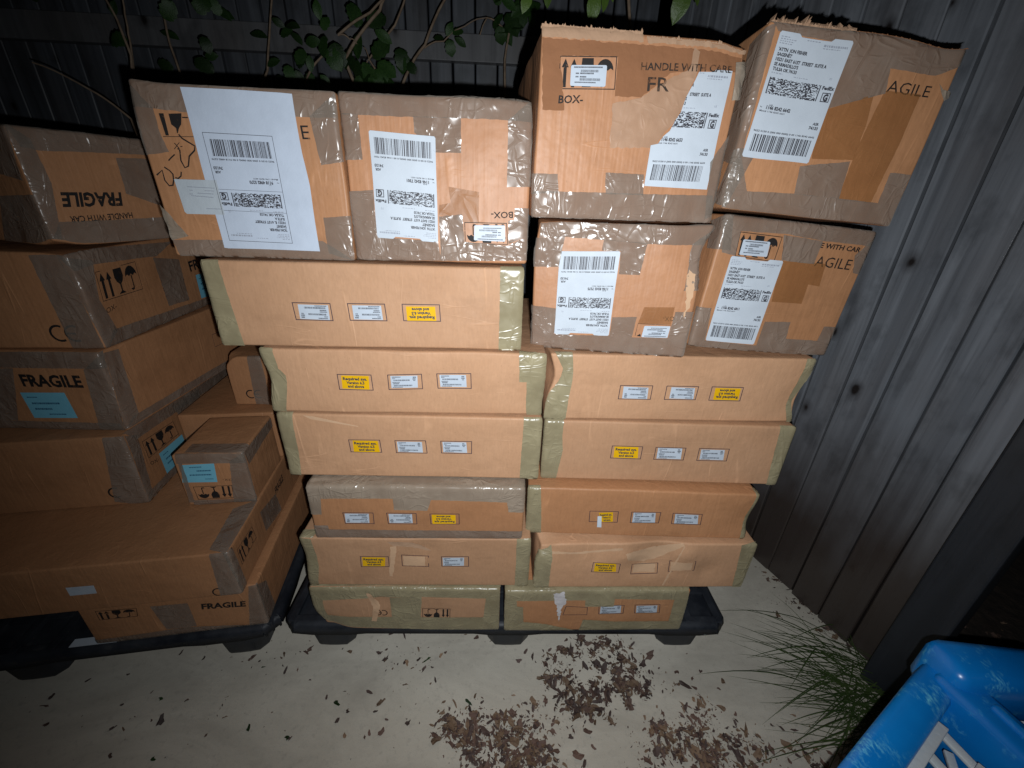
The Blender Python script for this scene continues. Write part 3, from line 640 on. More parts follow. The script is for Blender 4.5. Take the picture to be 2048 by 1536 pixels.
b = Box('tall flat box with the yellow sticker upside down, carrying the two left courier boxes', (-.2225, .738, .866), .3, .551, .455, .154, group=GF)
b.sticker(z((612, 308), (785, 312), (797, 396), (627, 390)), 'w', True, z((577, 296), (798, 300), (817, 402), (602, 397)))
b.sticker(z((922, 312), (1088, 315), (1100, 397), (934, 392)), 'w', True, z((893, 300), (1110, 304), (1125, 405), (910, 400)))
b.sticker(z((1230, 320), (1395, 322), (1403, 404), (1238, 402)), 'y', True, z((1205, 305), (1422, 309), (1429, 409), (1215, 405)))
b.tape('front', z((36, 48), (155, 50), (200, 200), (260, 380), (318, 556), (182, 556)), TAPEO); b.tape('front', z((1765, 85), (1905, 82), (1885, 580), (1755, 576)), TAPEO)
# ---- central stack, right column
z = crop(1000, 940, .2734)
b = Box('flat box on the pallet with ripped orange front and heavy tape, beside the olive-taped box', (.266, .6815, .126), -.4, .455, .52, .147, mat=CARDW, group=GF)
b.sticker(None, None, False, z((480, 995), (640, 1005), (635, 1060), (455, 1060)))
b.sticker(z((735, 995), (885, 992), (880, 1045), (728, 1050)), 'w', False, z((720, 990), (910, 988), (900, 1050), (718, 1055)))
b.sticker(z((997, 992), (1150, 988), (1143, 1040), (993, 1043)), 'w', False, z((985, 985), (1172, 980), (1165, 1045), (980, 1048)))
for q in (((28, 872), (1385, 872), (1372, 945), (838, 942), (828, 998), (620, 998), (622, 952), (120, 952), (32, 960)), ((30, 955), (122, 950), (125, 992), (170, 998), (172, 1115), (25, 1190)), ((170, 1108), (330, 1122), (575, 1172), (605, 1090), (830, 1104), (1225, 1102), (1330, 1090), (1312, 1172), (25, 1188)), ((1275, 940), (1375, 930), (1330, 1100), (1228, 1100))): b.tape('front', z(*q), TAPEO)
b.decal('torn_label_residue', 'front', z((385, 898), (470, 888), (482, 965), (445, 1010), (428, 1105), (412, 1000)), TEARW, .0014, .004, .001, .002)
b.tape('top', [(1008, 1180), (1377, 1181), (1380, 1160), (1010, 1160)], TAPEO)
b = Box('crushed flat box with a caved-in front and two torn-off stickers in the right column', (.3635, .6875, .274), -.5, .516, .455, .143, group=GF, dents=[((-.258, 0, .14), .04, (.012, .012, -.016)), ((.03, 0, .13), .06, (0, .012, -.003)), ((-.12, 0, .14), .05, (0, .010, -.009)), ((.1, 0, .11), .025, (0, -.006, 0)), ((0, 0, .07), .03, (0, .007, 0)), ((-.05, 0, .1), .02, (0, -.005, 0)), ((.16, 0, .06), .03, (0, .006, 0))], amp=.002, step=.008)
b.sticker(z((700, 682), (852, 685), (850, 745), (688, 742)), 'y', False, z((685, 677), (885, 683), (870, 755), (668, 747)))
b.sticker(z((985, 706), (1143, 700), (1132, 754), (972, 760)), 'torn', False, z((970, 700), (1165, 692), (1152, 762), (955, 768)))
b.sticker(z((1255, 680), (1410, 675), (1398, 732), (1242, 740)), 'torn', False, z((1245, 672), (1435, 667), (1420, 740), (1228, 748)))
b.tape('front', z((232, 590), (355, 540), (378, 640), (352, 872), (242, 872)), TAPEO, .002); b.tape('front', z((1765, 550), (1900, 525), (1755, 868), (1690, 868)), TAPEO)
for q in (((360, 590), (560, 600), (900, 570), (905, 585), (560, 615), (370, 610)), ((920, 610), (1350, 545), (1355, 560), (1200, 640), (1060, 690), (940, 660)), ((1180, 840), (1350, 560), (1358, 562), (1192, 845))): b.decal('crease', 'front', z(*q), SCUFF, .0004, .006, .0006, .001)
b = Box('flat box with a half-peeled yellow sticker in the right column', (.3395, .711, .4185), -2.6, .514, .455, .133, mat=CARDW, group=GF, dents=[((.257, 0, .06), .04, (-.005, .006, 0))])
b.sticker(z((727, 312), (830, 308), (828, 376), (745, 378)), 'y', False, z((660, 297), (872, 302), (862, 383), (652, 378)))
b.sticker(z((978, 310), (1137, 312), (1132, 382), (967, 380)), 'w', False, z((963, 304), (1178, 308), (1160, 388), (950, 384)))
b.sticker(z((1280, 320), (1447, 326), (1440, 392), (1270, 388)), 'w', False, z((1262, 313), (1480, 320), (1462, 400), (1248, 393)))
a0, a1, a2, a3 = b.P('front', z((718, 335), (746, 335), (740, 402), (708, 400)))     # the curled flap of the peeled sticker
Vc = []; 
for i in range(6):
    t = i/5; Vc += [b.rounded(b.raw('front', np.array([(a1*(1-t) + a2*t) if q else (a0*(1-t) + a3*t)])), .0015 + .006*t*t + .002*math.sin(t*3))[0] for q in (0, 1)]
meshobj('curled_sticker', Vc, [(2*i, 2*i+1, 2*i+3, 2*i+2) for i in range(5)], PAPER, b.e)
b.tape('front', z((198, 105), (300, 108), (304, 300), (300, 460), (182, 462)), TAPEO); b.tape('front', z((1880, 180), (1965, 150), (1800, 530), (1740, 525)), TAPEO, .002); b.tape('top', z((1840, 130), (1880, 185), (1955, 165), (1930, 120)), TAPEO)
z = crop(1040, 680, .3125)
b = Box('clean flat box with olive-taped ends below the bulging box in the right column', (.382, .7415, .5535), -2.4, .538, .455, .152, group=GF)
b.sticker(z((605, 682), (757, 686), (753, 757), (597, 752)), 'y', False, z((588, 676), (787, 682), (772, 764), (576, 757)))
b.sticker(z((883, 690), (1038, 694), (1028, 762), (872, 758)), 'w', False, z((868, 685), (1065, 690), (1046, 770), (852, 766)))
b.sticker(z((1160, 700), (1310, 704), (1300, 768), (1148, 763)), 'w', False, z((1147, 692), (1343, 697), (1322, 776), (1128, 772)))
b.tape('front', z((140, 500), (285, 502), (272, 620), (275, 700), (232, 885), (132, 888)), TAPEO); b.tape('front', z((1670, 548), (1815, 552), (1645, 945), (1568, 938)), TAPEO)
b = Box('flat box with bulging taped right end, directly under the right courier boxes', (.3815, .752, .7075), -.6, .545, .455, .147, group=GF, dents=[((-.27, 0, .1), .04, (.016, .004, 0)), ((.272, 0, .05), .05, (-.010, .006, 0))])
b.sticker(z((662, 298), (820, 306), (810, 378), (652, 374)), 'w', True, z((640, 290), (850, 292), (832, 383), (625, 380)))
b.sticker(z((965, 302), (1115, 307), (1105, 378), (950, 374)), 'w', True, z((935, 293), (1142, 296), (1120, 384), (916, 383)))
b.sticker(z((1247, 306), (1413, 310), (1395, 385), (1233, 381)), 'y', True, z((1225, 297), (1433, 302), (1408, 392), (1203, 387)))
b.tape('front', z((210, 60), (330, 75), (318, 260), (290, 505), (145, 510), (160, 350), (235, 180)), TAPEO, .002); b.tape('front', z((1840, 120), (1915, 118), (1770, 400), (1752, 538), (1712, 534), (1725, 430)), TAPEO, .002)
# ---- courier boxes
CB = dict(group=GC, amp=.0018)
z = crop(240, 150, .2474)
b = Box('courier box covered by a large white sheet, marker scribbles on its left', (-.395, .754, 1.0225), .3, .302, .36, .247, pitch=-.6, mat=CARDW, dents=[((-.15, 0, .247), .03, (.002, .003, .004))], **CB)
b.word('front', 'E', *z((1482, 520), (1545, 520), (1460, 400)), bold=.0)
pr = Print(); P = lambda *q: b.P('front', z(*q))
pr.poly(P((312, 312), (352, 312), (398, 488), (372, 488))); pr.poly(P((392, 315), (498, 312), (496, 400), (478, 432), (470, 470), (462, 470), (455, 432), (415, 400))); pr.poly(P((500, 340), (550, 342), (552, 352), (505, 350))); pr.stroke(P((350, 496), (600, 500)), .0008)
b.ink('handling_symbols', 'front', pr, INK); pr = Print()
pr.stroke(P((478, 480), (505, 512), (560, 545), (610, 575), (607, 610), (565, 655), (558, 735), (530, 748), (498, 690), (488, 605), (470, 592)), .0022); pr.stroke(P((398, 690), (420, 665), (448, 640)), .0018)
pr.stroke(P((300, 808), (345, 768), (365, 850), (400, 895), (430, 890), (437, 850), (432, 800), (405, 770), (362, 742)), .0022); pr.stroke(P((500, 780), (497, 815), (475, 835), (450, 828)), .002)
b.ink('marker_scribble', 'front', pr, INK, .0011)
b.word('front', 'X-', *z((438, 598), (508, 592), (436, 545)), bold=0)
for q in (((5, 45), (1735, 125), (1760, 350), (1440, 338), (600, 310), (262, 275), (60, 260)), ((20, 60), (270, 275), (330, 470), (405, 620), (215, 645)), ((1540, 335), (1745, 140), (1820, 700), (1630, 732)), ((1648, 1152), (1870, 1140), (1900, 1500), (1690, 1440)), ((430, 1330), (1645, 1340), (1900, 1500), (500, 1480))): b.tape('front', z(*q))
b.decal('loose_tape_flap', 'front', z((330, 1045), (400, 1120), (560, 1300), (432, 1332)), TAPEF, .002, .005, .002)
sheet = b.decal('paper_sheet', 'front', z((497, 100), (960, 122), (1300, 145), (1400, 155), (1480, 640), (1540, 900), (1620, 1422), (1200, 1408), (880, 1400), (845, 1395), (700, 860)), PAPER2, .0016, .008, .0)
b.decal('side_label', 'front', z((445, 840), (790, 850), (850, 1130), (545, 1122), (525, 1105)), POUCH, .0018, .008)
pr = Print(); [pr.stroke(P(*q), .0009) for q in (((560, 903), (780, 915)), ((575, 930), (605, 932)), ((575, 962), (605, 962)), ((700, 935), (775, 938)), ((590, 975), (770, 990)), ((710, 1080), (840, 1084)), ((640, 955), (770, 962)))]; b.ink('print', 'front', pr, LINKF, .0052)
b.ship_label(z((1400, 1360))[0], z((885, 1338))[0], z((1240, 497))[0], '9118 4982 5270', '1 of 1', notch=False, mat=POUCH, addr=(("'JON FISHER", .32), ('SAGENET', .2), ('10221 E. 61ST STREET', .52), ('SUITE A', .2), ('TULSA OK 74133', .42)), outline=True)
z = crop(660, 160, .2408)
b = Box('courier box in glossy wrinkled tape with upside-down label, left of the torn-topped box', (-.092, .761, 1.0225), -.4, .300, .36, .249, mat=CARDC, pitch=-1, dents=[((.15, 0, .249), .03, (-.003, .002, -.002))], **CB)
b.decal('stain', 'front', z((985, 885), (1240, 930), (1235, 1185), (1115, 1180), (905, 1120), (905, 1040), (1000, 1020)), TAPEA, .0004, .006)
b.word('front', 'BOX-', *z((1520, 1097), (1338, 1097), (1520, 1152)), bold=.015)
b.icons('front', [*z((1478, 1372), (1122, 1358), (1115, 1180), (1470, 1190))])
for q in (((45, 85), (1700, 145), (1690, 345), (1090, 320), (690, 302), (235, 288), (55, 280)), ((690, 295), (1085, 318), (1090, 608), (880, 600), (700, 430)), ((55, 270), (235, 285), (272, 660), (118, 662)), ((160, 925), (360, 915), (395, 1305), (900, 1345), (930, 1500), (215, 1495)), ((1480, 335), (1700, 150), (1665, 890), (1468, 892)), ((905, 1135), (1098, 1115), (1118, 1345), (1478, 1378), (1650, 1300), (1635, 1505), (925, 1500))): b.tape('front', z(*q), None, .002)
b.small_label(z((1200, 1205), (1455, 1210), (1455, 1345), (1195, 1330)), True)
b.tape('front', z((1535, 1070), (1652, 1070), (1650, 1300), (1482, 1365), (1480, 1172), (1530, 1165)))
b.ship_label(z((900, 1352))[0], z((398, 1312))[0], z((876, 466))[0], '1146 8242 7301', '46 of 48')
z = crop(1050, 0, .2441)
b = Box('courier box with a ripped top edge and half torn-off label, above the crumpled box', (.215, .732, 1.103), 2.4, .306, .36, .248, mat=CARDC, pitch=-.6, dents=[((.15, 0, .248), .03, (-.004, .004, -.006))], **CB)
b.decal('ripped_surface', 'front', z((140, 300), (850, 360), (1380, 400), (1800, 440), (1745, 580), (1540, 580), (1190, 600), (960, 800), (740, 790), (752, 640), (762, 470), (285, 448), (322, 900), (140, 892)), TORND, .0003, .005, .0004, .001)
b.icons('front', z((285, 452), (755, 462), (740, 735), (270, 725))); b.word('front', 'BOX-', *z((270, 842), (472, 842), (276, 775)), bold=.02, off=.0018)
b.word('front', 'HANDLE WITH CARE', *z((948, 576), (1690, 592), (952, 512)), mat=INKF, bold=.02, off=.0016); b.word('front', 'FR', *z((1003, 748), (1180, 752), (1010, 628)), mat=INKF, bold=.01, off=.0016)
b.decal('peeled_tape_mark', 'front', z((1380, 390), (1425, 425), (1410, 570), (1340, 760), (1250, 960), (1080, 1180), (1030, 1215), (700, 1215), (720, 850), (950, 805), (1190, 645), (1350, 565)), RESID, .0007, .006, .0005, .0014)
pr = Print()
b.ship_label((1341, 133), (1465, 140), (1289, 373), '1146 8242 6653', '3 of 48', clip=[(1397, 144), (1426, 144), (1431, 139), (1465, 140), (1413, 380), (1289, 373), (1302, 291), (1316, 288), (1328, 272), (1340, 262), (1352, 240), (1362, 225), (1372, 196), (1380, 180), (1390, 160)])
b.small_label(z((375, 530), (672, 535), (660, 712), (367, 700)))
for q in ([(1062, 348), (1118, 350), (1119, 388), (1062, 390)], [(1213, 347), (1288, 350), (1287, 392), (1213, 390)], [(1060, 384), (1425, 392), (1425, 455), (1060, 444)], [(1420, 325), (1458, 270), (1450, 420), (1408, 440)]): b.tape('front', q, None, .002)
def ragged(bx, name, face, px, hmin, hmax, seed, mat, depth=.006, lean=.15):
    """torn corrugated lip standing on the upper edge: uneven spikes with thickness"""
    r = random.Random(seed); pts = bx.P(face, px); V = []; F = []; n = 130
    for i in range(n + 1):
        t = i/n*(len(pts) - 1); j = min(int(t), len(pts) - 2); p = pts[j]*(1 - t + j) + pts[j+1]*(t - j); hgt = hmin + (hmax - hmin)*r.random()**3.5*(.6 + .4*math.sin(i*.37 + seed))
        for dv, dy in ((0, -.0015), (hgt, -.0015 + hgt*lean*r.uniform(-1, 1)), (hgt*.8, depth), (0, depth)): V.append((p[0], dy, p[1] + dv))
    for i in range(n):
        for q in range(3): k_ = i*4 + q; F.append((k_, k_ + 4, k_ + 5, k_ + 1))
    return meshobj(name, bx.deform(np.array(V)), F, mat, bx.e, False)
b.decal('torn_edge', 'front', z((130, 215), (960, 290), (962, 350), (560, 330), (190, 308), (140, 300)), TORN, .0016, .004, .0018, .0014); b.decal('torn_edge', 'front', z((985, 310), (1840, 380), (1810, 410), (1400, 384), (1000, 358)), TORN, .0016, .004, .0018, .0014)
ragged(b, 'torn_flap', 'front', z((130, 215), (955, 285)), .003, .008, 5, TORN); ragged(b, 'torn_flap', 'front', z((990, 308), (1840, 378)), .001, .005, 6, TORN)
b.decal('loose_tape_flap', 'front', [(1470, 122), (1499, 116), (1519, 124), (1511, 195), (1460, 203)], TAPEF, .004, .005, .0015)
z = crop(1448, 0, .293)
b = Box('courier box at the upper right with a shredded top corner, beside the fence', (.534, .74, 1.118), -1.7, .304, .40, .252, roll=3.6, pitch=-1.3, mat=CARDW, dents=[((.12, 0, .25), .04, (0, .002, -.004))], **CB)
b.tape('front', z((1085, 620), (1330, 640), (1180, 1000), (1000, 1385), (760, 1362), (900, 1000)), TAPEA, .0005); b.tape('front', z((640, 790), (700, 745), (1010, 650), (960, 850), (870, 1085), (590, 1088)), TAPEA, .0005)
b.word('front', 'AGILE', *z((1092, 628), (1385, 662), (1128, 540)), bold=0)
for q in (((330, 130), (1690, 320), (1660, 430), (1440, 500), (1125, 470), (1085, 640), (700, 745), (860, 300), (375, 215)), ((-30, 1410), (150, 1300), (760, 1350), (1050, 1385), (1130, 1180), (1270, 1195), (1120, 1560)), ((508, 1140), (850, 1095), (770, 1352), (468, 1330)), ((50, 1130), (190, 930), (180, 1070), (115, 1065), (150, 1300), (-30, 1420))): b.tape('front', z(*q))
b.tape('left', [(1505, 90), (1550, 42), (1470, 330), (1445, 320)]); b.tape('left', [(1470, 300), (1500, 280), (1445, 412), (1428, 405)])
b.decal('loose_tape_flap', 'front', z((1450, 560), (1480, 610), (1560, 640), (1480, 692)), TAPEF, .003, .005, .001)
b.ship_label(z((390, 212))[0], z((880, 285))[0], z((115, 1065))[0], '1146 8242 6642', '2 of 48')
ragged(b, 'torn_flap', 'front', z((330, 150), (900, 215)), .002, .011, 8, TORN, .010, .8); b.decal('torn_edge', 'front', z((370, 130), (900, 200), (880, 225), (700, 190), (480, 160), (360, 165)), TORN, .0018, .004, .002, .002); ragged(b, 'torn_flap', 'front', z((900, 218), (1670, 322)), .0005, .003, 9, TORND, .003)
z = crop(1040, 420, .2148)
b = Box('crumpled courier box turned slightly left, with upside-down label, under the torn-topped box', (.224, .765, .857), -9.6, .301, .36, .240, mat=CARDC, pitch=1.2, dents=[((.15, 0, .2), .05, (-.012, .006, 0)), ((-.15, 0, .24), .03, (.006, .004, -.004)), ((.15, 0, .24), .03, (.010, .0, .004))], group=GC, amp=.003)
b.decal('stain', 'front', z((1150, 900), (1435, 905), (1400, 1065), (1090, 1055)), TAPEA, .0004, .006)
b.word('front', 'OX-', *z((1432, 990), (1325, 990), (1432, 1036)), bold=.0)
pr = Print(); P = lambda *q: b.P('front', z(*q)); pr.stroke(P((1062, 1170), (1090, 1056), (1400, 1072)), .0009); pr.poly(P((1075, 1172), (1110, 1150), (1118, 1178))); b.ink('handling_symbols', 'front', pr, INK)
for q in (((165, 100), (1805, 150), (1775, 345), (1180, 318), (780, 275), (420, 245), (170, 245)), ((130, 250), (420, 240), (362, 520), (130, 522)), ((780, 270), (1180, 312), (1105, 602), (915, 592), (930, 380), (760, 372)), ((1640, 330), (1815, 170), (1720, 750), (1520, 752), (1605, 520)), ((85, 880), (330, 910), (310, 1150), (820, 1165), (850, 990), (1080, 990), (1030, 1180), (1370, 1190), (1440, 945), (1610, 945), (1510, 1385), (85, 1280))): b.tape('front', z(*q), None, .003)
b.small_label(z((1150, 1075), (1395, 1080), (1365, 1190), (1120, 1180)), True)
b.ship_label(z((815, 1166))[0], z((310, 1150))[0], z((930, 380))[0], '1146 8242 7275', '45 of 48')
b.decal('torn_edge', 'front', z((1560, 640), (1600, 560), (1660, 600), (1580, 880), (1520, 1000)), SCUFF, .0012, .005, .001, .002)
z = crop(1350, 400, .2213)
b = Box('leaning courier box low on the right, label covering its handling symbols, against the fence', (.537, .763, .8645), 2.9, .300, .36, .244, roll=4.2, pitch=-1.3, mat=CARDW, **CB)
b.decal('stain', 'front', z((960, 550), (1360, 580), (1300, 790), (1200, 770), (1140, 945), (870, 920)), TAPEA, .0004, .006)
b.icons('front', z((590, 280), (972, 330), (895, 560), (540, 505))); b.word('front', 'E WITH CAR', *z((1305, 430), (1668, 474), (1325, 385)), bold=.03); b.word('front', 'AGILE', *z((1250, 602), (1570, 636), (1290, 502)), bold=.0)
for q in (((430, 90), (1865, 280), (1790, 420), (1340, 372), (990, 302), (590, 275), (540, 500), (420, 470)), ((980, 310), (1332, 372), (1250, 582), (960, 546)), ((1620, 500), (1870, 290), (1695, 690), (1600, 660)), ((180, 960), (330, 970), (268, 1265), (732, 1308), (810, 1095), (1040, 1105), (1000, 1250), (1280, 1275), (1340, 1150), (1500, 1160), (1360, 1460), (105, 1335))): b.tape('front', z(*q))
b.tape('left', [(1424, 440), (1462, 424), (1450, 500), (1415, 495)])
b.ship_label(z((505, 500))[0], z((975, 550))[0], z((270, 1265))[0], '1146 8242 6811', '6 of 48')
b.small_label(z((615, 350), (858, 375), (825, 512), (575, 490)))

# ---- left stack (bottom to top), corner = lower front right corner
z = crop(0, 850, .3125)
b = Box('brown box marked FRAGILE lying on the left pallet beneath the long box', (-.560, .711, .126), 7, .38, .50, .142, corner=True, mat=CARDW, group=GL)
b.word('front', 'FRAGILE', *z((1290, 1180), (1575, 1157), (1285, 1146)), bold=.04); b.icons('front', z((610, 1190), (875, 1170), (885, 1222), (640, 1246)))
b.tape('front', z((960, 1160), (1200, 1140), (1260, 1285), (1070, 1305))); b.tape('front', z((1590, 1030), (1655, 1015), (1740, 1285), (1600, 1295))); b.tape('front', z((560, 1380), (1200, 1290), (1740, 1270), (1740, 1310), (560, 1440))); b.tape('right', z((1640, 1020), (1700, 990), (1770, 1180), (1725, 1270)))
b = Box('long brown box with a small white sticker near the bottom of the left stack', (-.576, .684, .270), 7, .74, .52, .131, corner=True, mat=CARDW, group=GL)
b.decal('sticker', 'front', z((420, 1040), (600, 1025), (622, 1075), (450, 1092)), STICK, .0006, .008); b.ce('front', (437, 1184), 14, 1)
b.tape('front', z((1335, 825), (1450, 815), (1575, 1090), (1420, 1112))); b.tape('top', z((1340, 800), (1490, 540), (1650, 480), (1445, 825)))
b.icons('right', z((1515, 800), (1610, 650), (1640, 720), (1550, 895))); b.tape('right', z((1660, 560), (1760, 440), (1800, 540), (1700, 680))); b.word('right', 'FRAGILE', *z((1765, 445), (1812, 350), (1755, 405)), bold=.03)
b.tape('right', z((1440, 830), (1480, 780), (1590, 1040), (1560, 1090)))
b = Box('small brown box with pale blue sticker and upside-down handling symbols in the left stack', (-.600, .850, .402), 6, .155, .18, .151, corner=True, mat=CARDW, group=GL)
b.blue('front', z((1160, 255), (1370, 245), (1393, 365), (1170, 367)), True); b.icons('front', z((1500, 466), (1270, 476), (1235, 395), (1485, 385))); b.word('front', 'OX-', *z((1490, 345), (1425, 345), (1491, 358)), bold=0)
for q in (((1110, 180), (1556, 178), (1575, 240), (1130, 245)), ((1470, 230), (1565, 170), (1655, 500), (1500, 490)), ((1240, 478), (1640, 470), (1645, 500), (1245, 505)), ((1140, 240), (1165, 240), (1250, 490), (1215, 490))): b.tape('front', z(*q), None, .002)
b.tape('right', z((1555, 175), (1740, -60), (1760, -20), (1590, 250))); b.tape('top', z((1180, 180), (1555, 175), (1600, 120), (1230, 125)))
b = Box('brown box behind the small blue-stickered box, holding up the marked box', (-.62, 1.045, .402), 5, .25, .32, .150, corner=True, mat=CARDW, group=GL)
b = Box('brown box with a dark conformity mark wedged between the two stacks', (-.50, 1.092, .5535), 1, .245, .30, .15, corner=True, mat=CARDW, group=GL, dents=[((-.1225, 0, .15), .02, (.012, .0, -.012))])
z3 = crop(400, 680, .2083); b.tape('front', z3((445, 140), (575, 145), (690, 615), (540, 612)), None, .002); b.ce('front', z3((490, 518))[0], 15, 2)
z = crop(0, 850, .3125)
b = Box('brown box with a pale blue sticker on its side, third level of the left stack', (-.857, .844, .402), 8, .55, .54, .196, corner=True, mat=CARDW, group=GL, dents=[((.275, 0, .196), .03, (-.004, .004, -.004))])
b.tape('front', z((650, 80), (790, 65), (965, 510), (742, 490))); b.ce('front', (233, 985), 19, 1)
b.icons('right', [(283, 884), (345, 843), (356, 868), (297, 917)]); b.blue('right', [(317, 908), (362, 869), (376, 905), (334, 948)]); b.word('right', 'FRAGILE', (420, 802), (465, 772), (416, 787), bold=.03); b.word('right', 'OX-', (302, 931), (318, 922), (299, 924), bold=.0)
for q in ([(247, 865), (470, 722), (472, 742), (270, 880)], [(300, 1010), (400, 905), (392, 886), (297, 985)], [(341, 812), (397, 778), (408, 836), (375, 856)], [(247, 872), (272, 870), (305, 985), (300, 1006)], [(400, 898), (483, 805), (478, 790), (400, 880)]): b.tape('right', q, None, .002)
b = Box('brown box marked FRAGILE over a pale blue sticker in the left stack', (-.857, .868, .599), -1.5, .55, .60, .196, corner=True, mat=CARDW, group=GL)
z = crop(0, 440, .2995)
b.word('front', 'FRAGILE', *z((158, 1108), (560, 1116), (122, 1030)), bold=.04); b.blue('front', z((135, 1152), (430, 1152), (520, 1320), (232, 1320)))
for q in ([(-60, 704), (206, 704), (214, 738), (-60, 735)], [(168, 740), (206, 704), (252, 863), (200, 857)], [(-60, 838), (240, 846), (252, 864), (-60, 868)], [(-60, 735), (28, 737), (38, 840), (-60, 840)]): b.tape('front', q)
b.tape('right', [(206, 706), (236, 698), (276, 826), (252, 860)]); b.tape('right', [(252, 860), (330, 810), (480, 720), (476, 708), (265, 832)])
pr = Print(); pr.frame(b.P('right', [(423, 669), (450, 658), (456, 682), (430, 694)]), .0012); b.ink('sticker_frame', 'right', pr, FRAMEI)
b = Box('brown box with handling symbols on its taped side, second from top, left stack', (-.855, .89, .797), 3, .55, .58, .204, corner=True, mat=CARDW, group=GL, dents=[((.275, 0, .2), .04, (-.01, .006, -.006))])
b.ce('front', (119, 667), 30, 2); b.icons('right', [(189, 544), (269, 523), (286, 578), (206, 603)]); b.word('right', 'OX-', (214, 627), (234, 616), (211, 616), bold=0); b.word('right', 'FR', (381, 543), (400, 535), (375, 523), bold=.03); b.blue('right', [(391, 550), (430, 538), (440, 585), (403, 597)])
b.tape('front', [(57, 510), (118, 505), (213, 703), (150, 703)])
for q in ([(120, 508), (182, 520), (197, 600), (234, 660), (215, 700)], [(215, 700), (421, 616), (412, 596), (224, 660)], [(118, 503), (342, 483), (312, 512), (187, 528), (150, 540)], [(303, 515), (356, 519), (378, 600), (337, 612)]): b.tape('right', q, None, .0025)
b = Box('top box of the left stack, turned askew, FRAGILE printed upside down', (-.866, .88, 1.012), -23, .5, .45, .207, corner=True, mat=CARDW, group=GL, dents=[((.25, 0, .0), .03, (-.004, .004, .01))])
z = crop(0, 200, .1953)
b.word('right', 'FRAGILE', *z((1238, 952), (612, 950), (1258, 1085)), bold=.04); b.word('right', 'HANDLE WITH CAR', *z((1350, 1150), (705, 1192), (1366, 1210)), bold=.02)
for q in (((10, 205), (1420, 375), (1520, 560), (420, 520), (200, 480)), ((15, 210), (300, 400), (520, 850), (640, 1470), (545, 1480)), ((545, 1480), (600, 1250), (1700, 1200), (1760, 1420)), ((1180, 590), (1540, 600), (1640, 1080), (1290, 960))): b.tape('right', z(*q))
b.tape('front', z((25, 215), (-200, 250), (-160, 700), (240, 830))); b.tape('front', z((330, 970), (0, 980), (60, 1440), (545, 1480)))

# ------------------------------------------------------------------ plants
def tube(pts, r0, r1, n=6):
    pts = [np.array(p, float) for p in pts]; V = []; F = []
    for i, p in enumerate(pts):
        d = pts[min(i+1, len(pts)-1)] - pts[max(i-1, 0)]; d /= np.linalg.norm(d); a = np.cross(d, [0.3, 0.2, 1]); a /= np.linalg.norm(a) + 1e-9; b_ = np.cross(d, a); rr = r0 + (r1 - r0)*i/(len(pts) - 1)
        for q in range(n): t = 2*math.pi*q/n; V.append(p + rr*(math.cos(t)*a + math.sin(t)*b_))
    for i in range(len(pts) - 1):
        for q in range(n): F.append((i*n + q, i*n + (q+1) % n, (i+1)*n + (q+1) % n, (i+1)*n + q))
    return V, F
def bend(a, b, sag, n=8, seed=0):
    a, b = np.array(a), np.array(b); r = random.Random(seed); off = np.array([r.uniform(-1, 1), r.uniform(-1, 1), 1]) * sag
    return [a + (b - a)*t + off*math.sin(math.pi*t) + np.array([r.uniform(-1, 1), r.uniform(-1, 1), r.uniform(-1, 1)])*sag*.15 for t in np.linspace(0, 1, n)]
def leaf_mesh(name, outline, mat, fold=.25, curl=.3, seed=0):
    r = random.Random(seed); V = []; F = []; n = len(outline)
    for x, y in outline: V.append((0, y, -curl*(y - .3)**2*.6))
    for sgn in (-1, 1):
        for x, y in outline: V.append((sgn*x*.5, y, fold*x*.5 - curl*(y - .3)**2*.6)); V.append((sgn*x, y + r.uniform(-.02, .02), fold*x*.7 - curl*(y - .3)**2*.6 - .25*x*x))
    for sdx in (0, 1):
        o = n + sdx*2*n
        for i in range(n - 1):
            a, b_, c_, d_ = i, i+1, o + 2*(i+1), o + 2*i; f1 = (a, b_, c_, d_); f2 = (o + 2*i, o + 2*i + 2, o + 2*i + 3, o + 2*i + 1)
            F += [f1, f2] if sdx == 0 else [f1[::-1], f2[::-1]]
    me = bpy.data.meshes.new(name); me.from_pydata(V, [], F); me.materials.append(mat); me.polygons.foreach_set('use_smooth', [True]*len(F)); me.update(); return me
ROUND = [(.02, 0), (.20, .08), (.34, .22), (.30, .32), (.40, .46), (.33, .58), (.36, .70), (.22, .84), (.10, .93), (0.0, 1)]
OVAL = [(.02, 0), (.12, .1), (.24, .28), (.28, .48), (.24, .68), (.13, .87), (0, 1)]
LM = [leaf_mesh('leaf', ROUND, LEAF, .3, .4, 1), leaf_mesh('leaf', ROUND, LEAF, .15, .8, 2), leaf_mesh('leaf', OVAL, LEAF, .35, .5, 3)]
LY = [leaf_mesh('leaf', OVAL, LEAFY, .35, .5, 4), leaf_mesh('leaf', OVAL, LEAFY, .2, .9, 5)]
def put_leaf(parent, base, p, size, meshes, ang, r, facing=.75):
    """leaf whose tip points along the image-plane-like angle ang (degrees, 0 = right, 90 = up), blade roughly turned to the yard"""
    d = Vector((math.cos(RAD(ang)), r.uniform(-.35, .35), math.sin(RAD(ang)))).normalized(); nrm = Vector((r.uniform(-.6, .6), -facing, r.uniform(-.2, .8))); x = d.cross(nrm).normalized(); zz = x.cross(d)
    M = Matrix((x, d, zz)).transposed().to_4x4(); o = linkmesh('leaf', r.choice(meshes), parent); o.matrix_local = Matrix.Translation(Vector(p) - Vector(base)) @ M @ Matrix.Scale(size, 4); return o
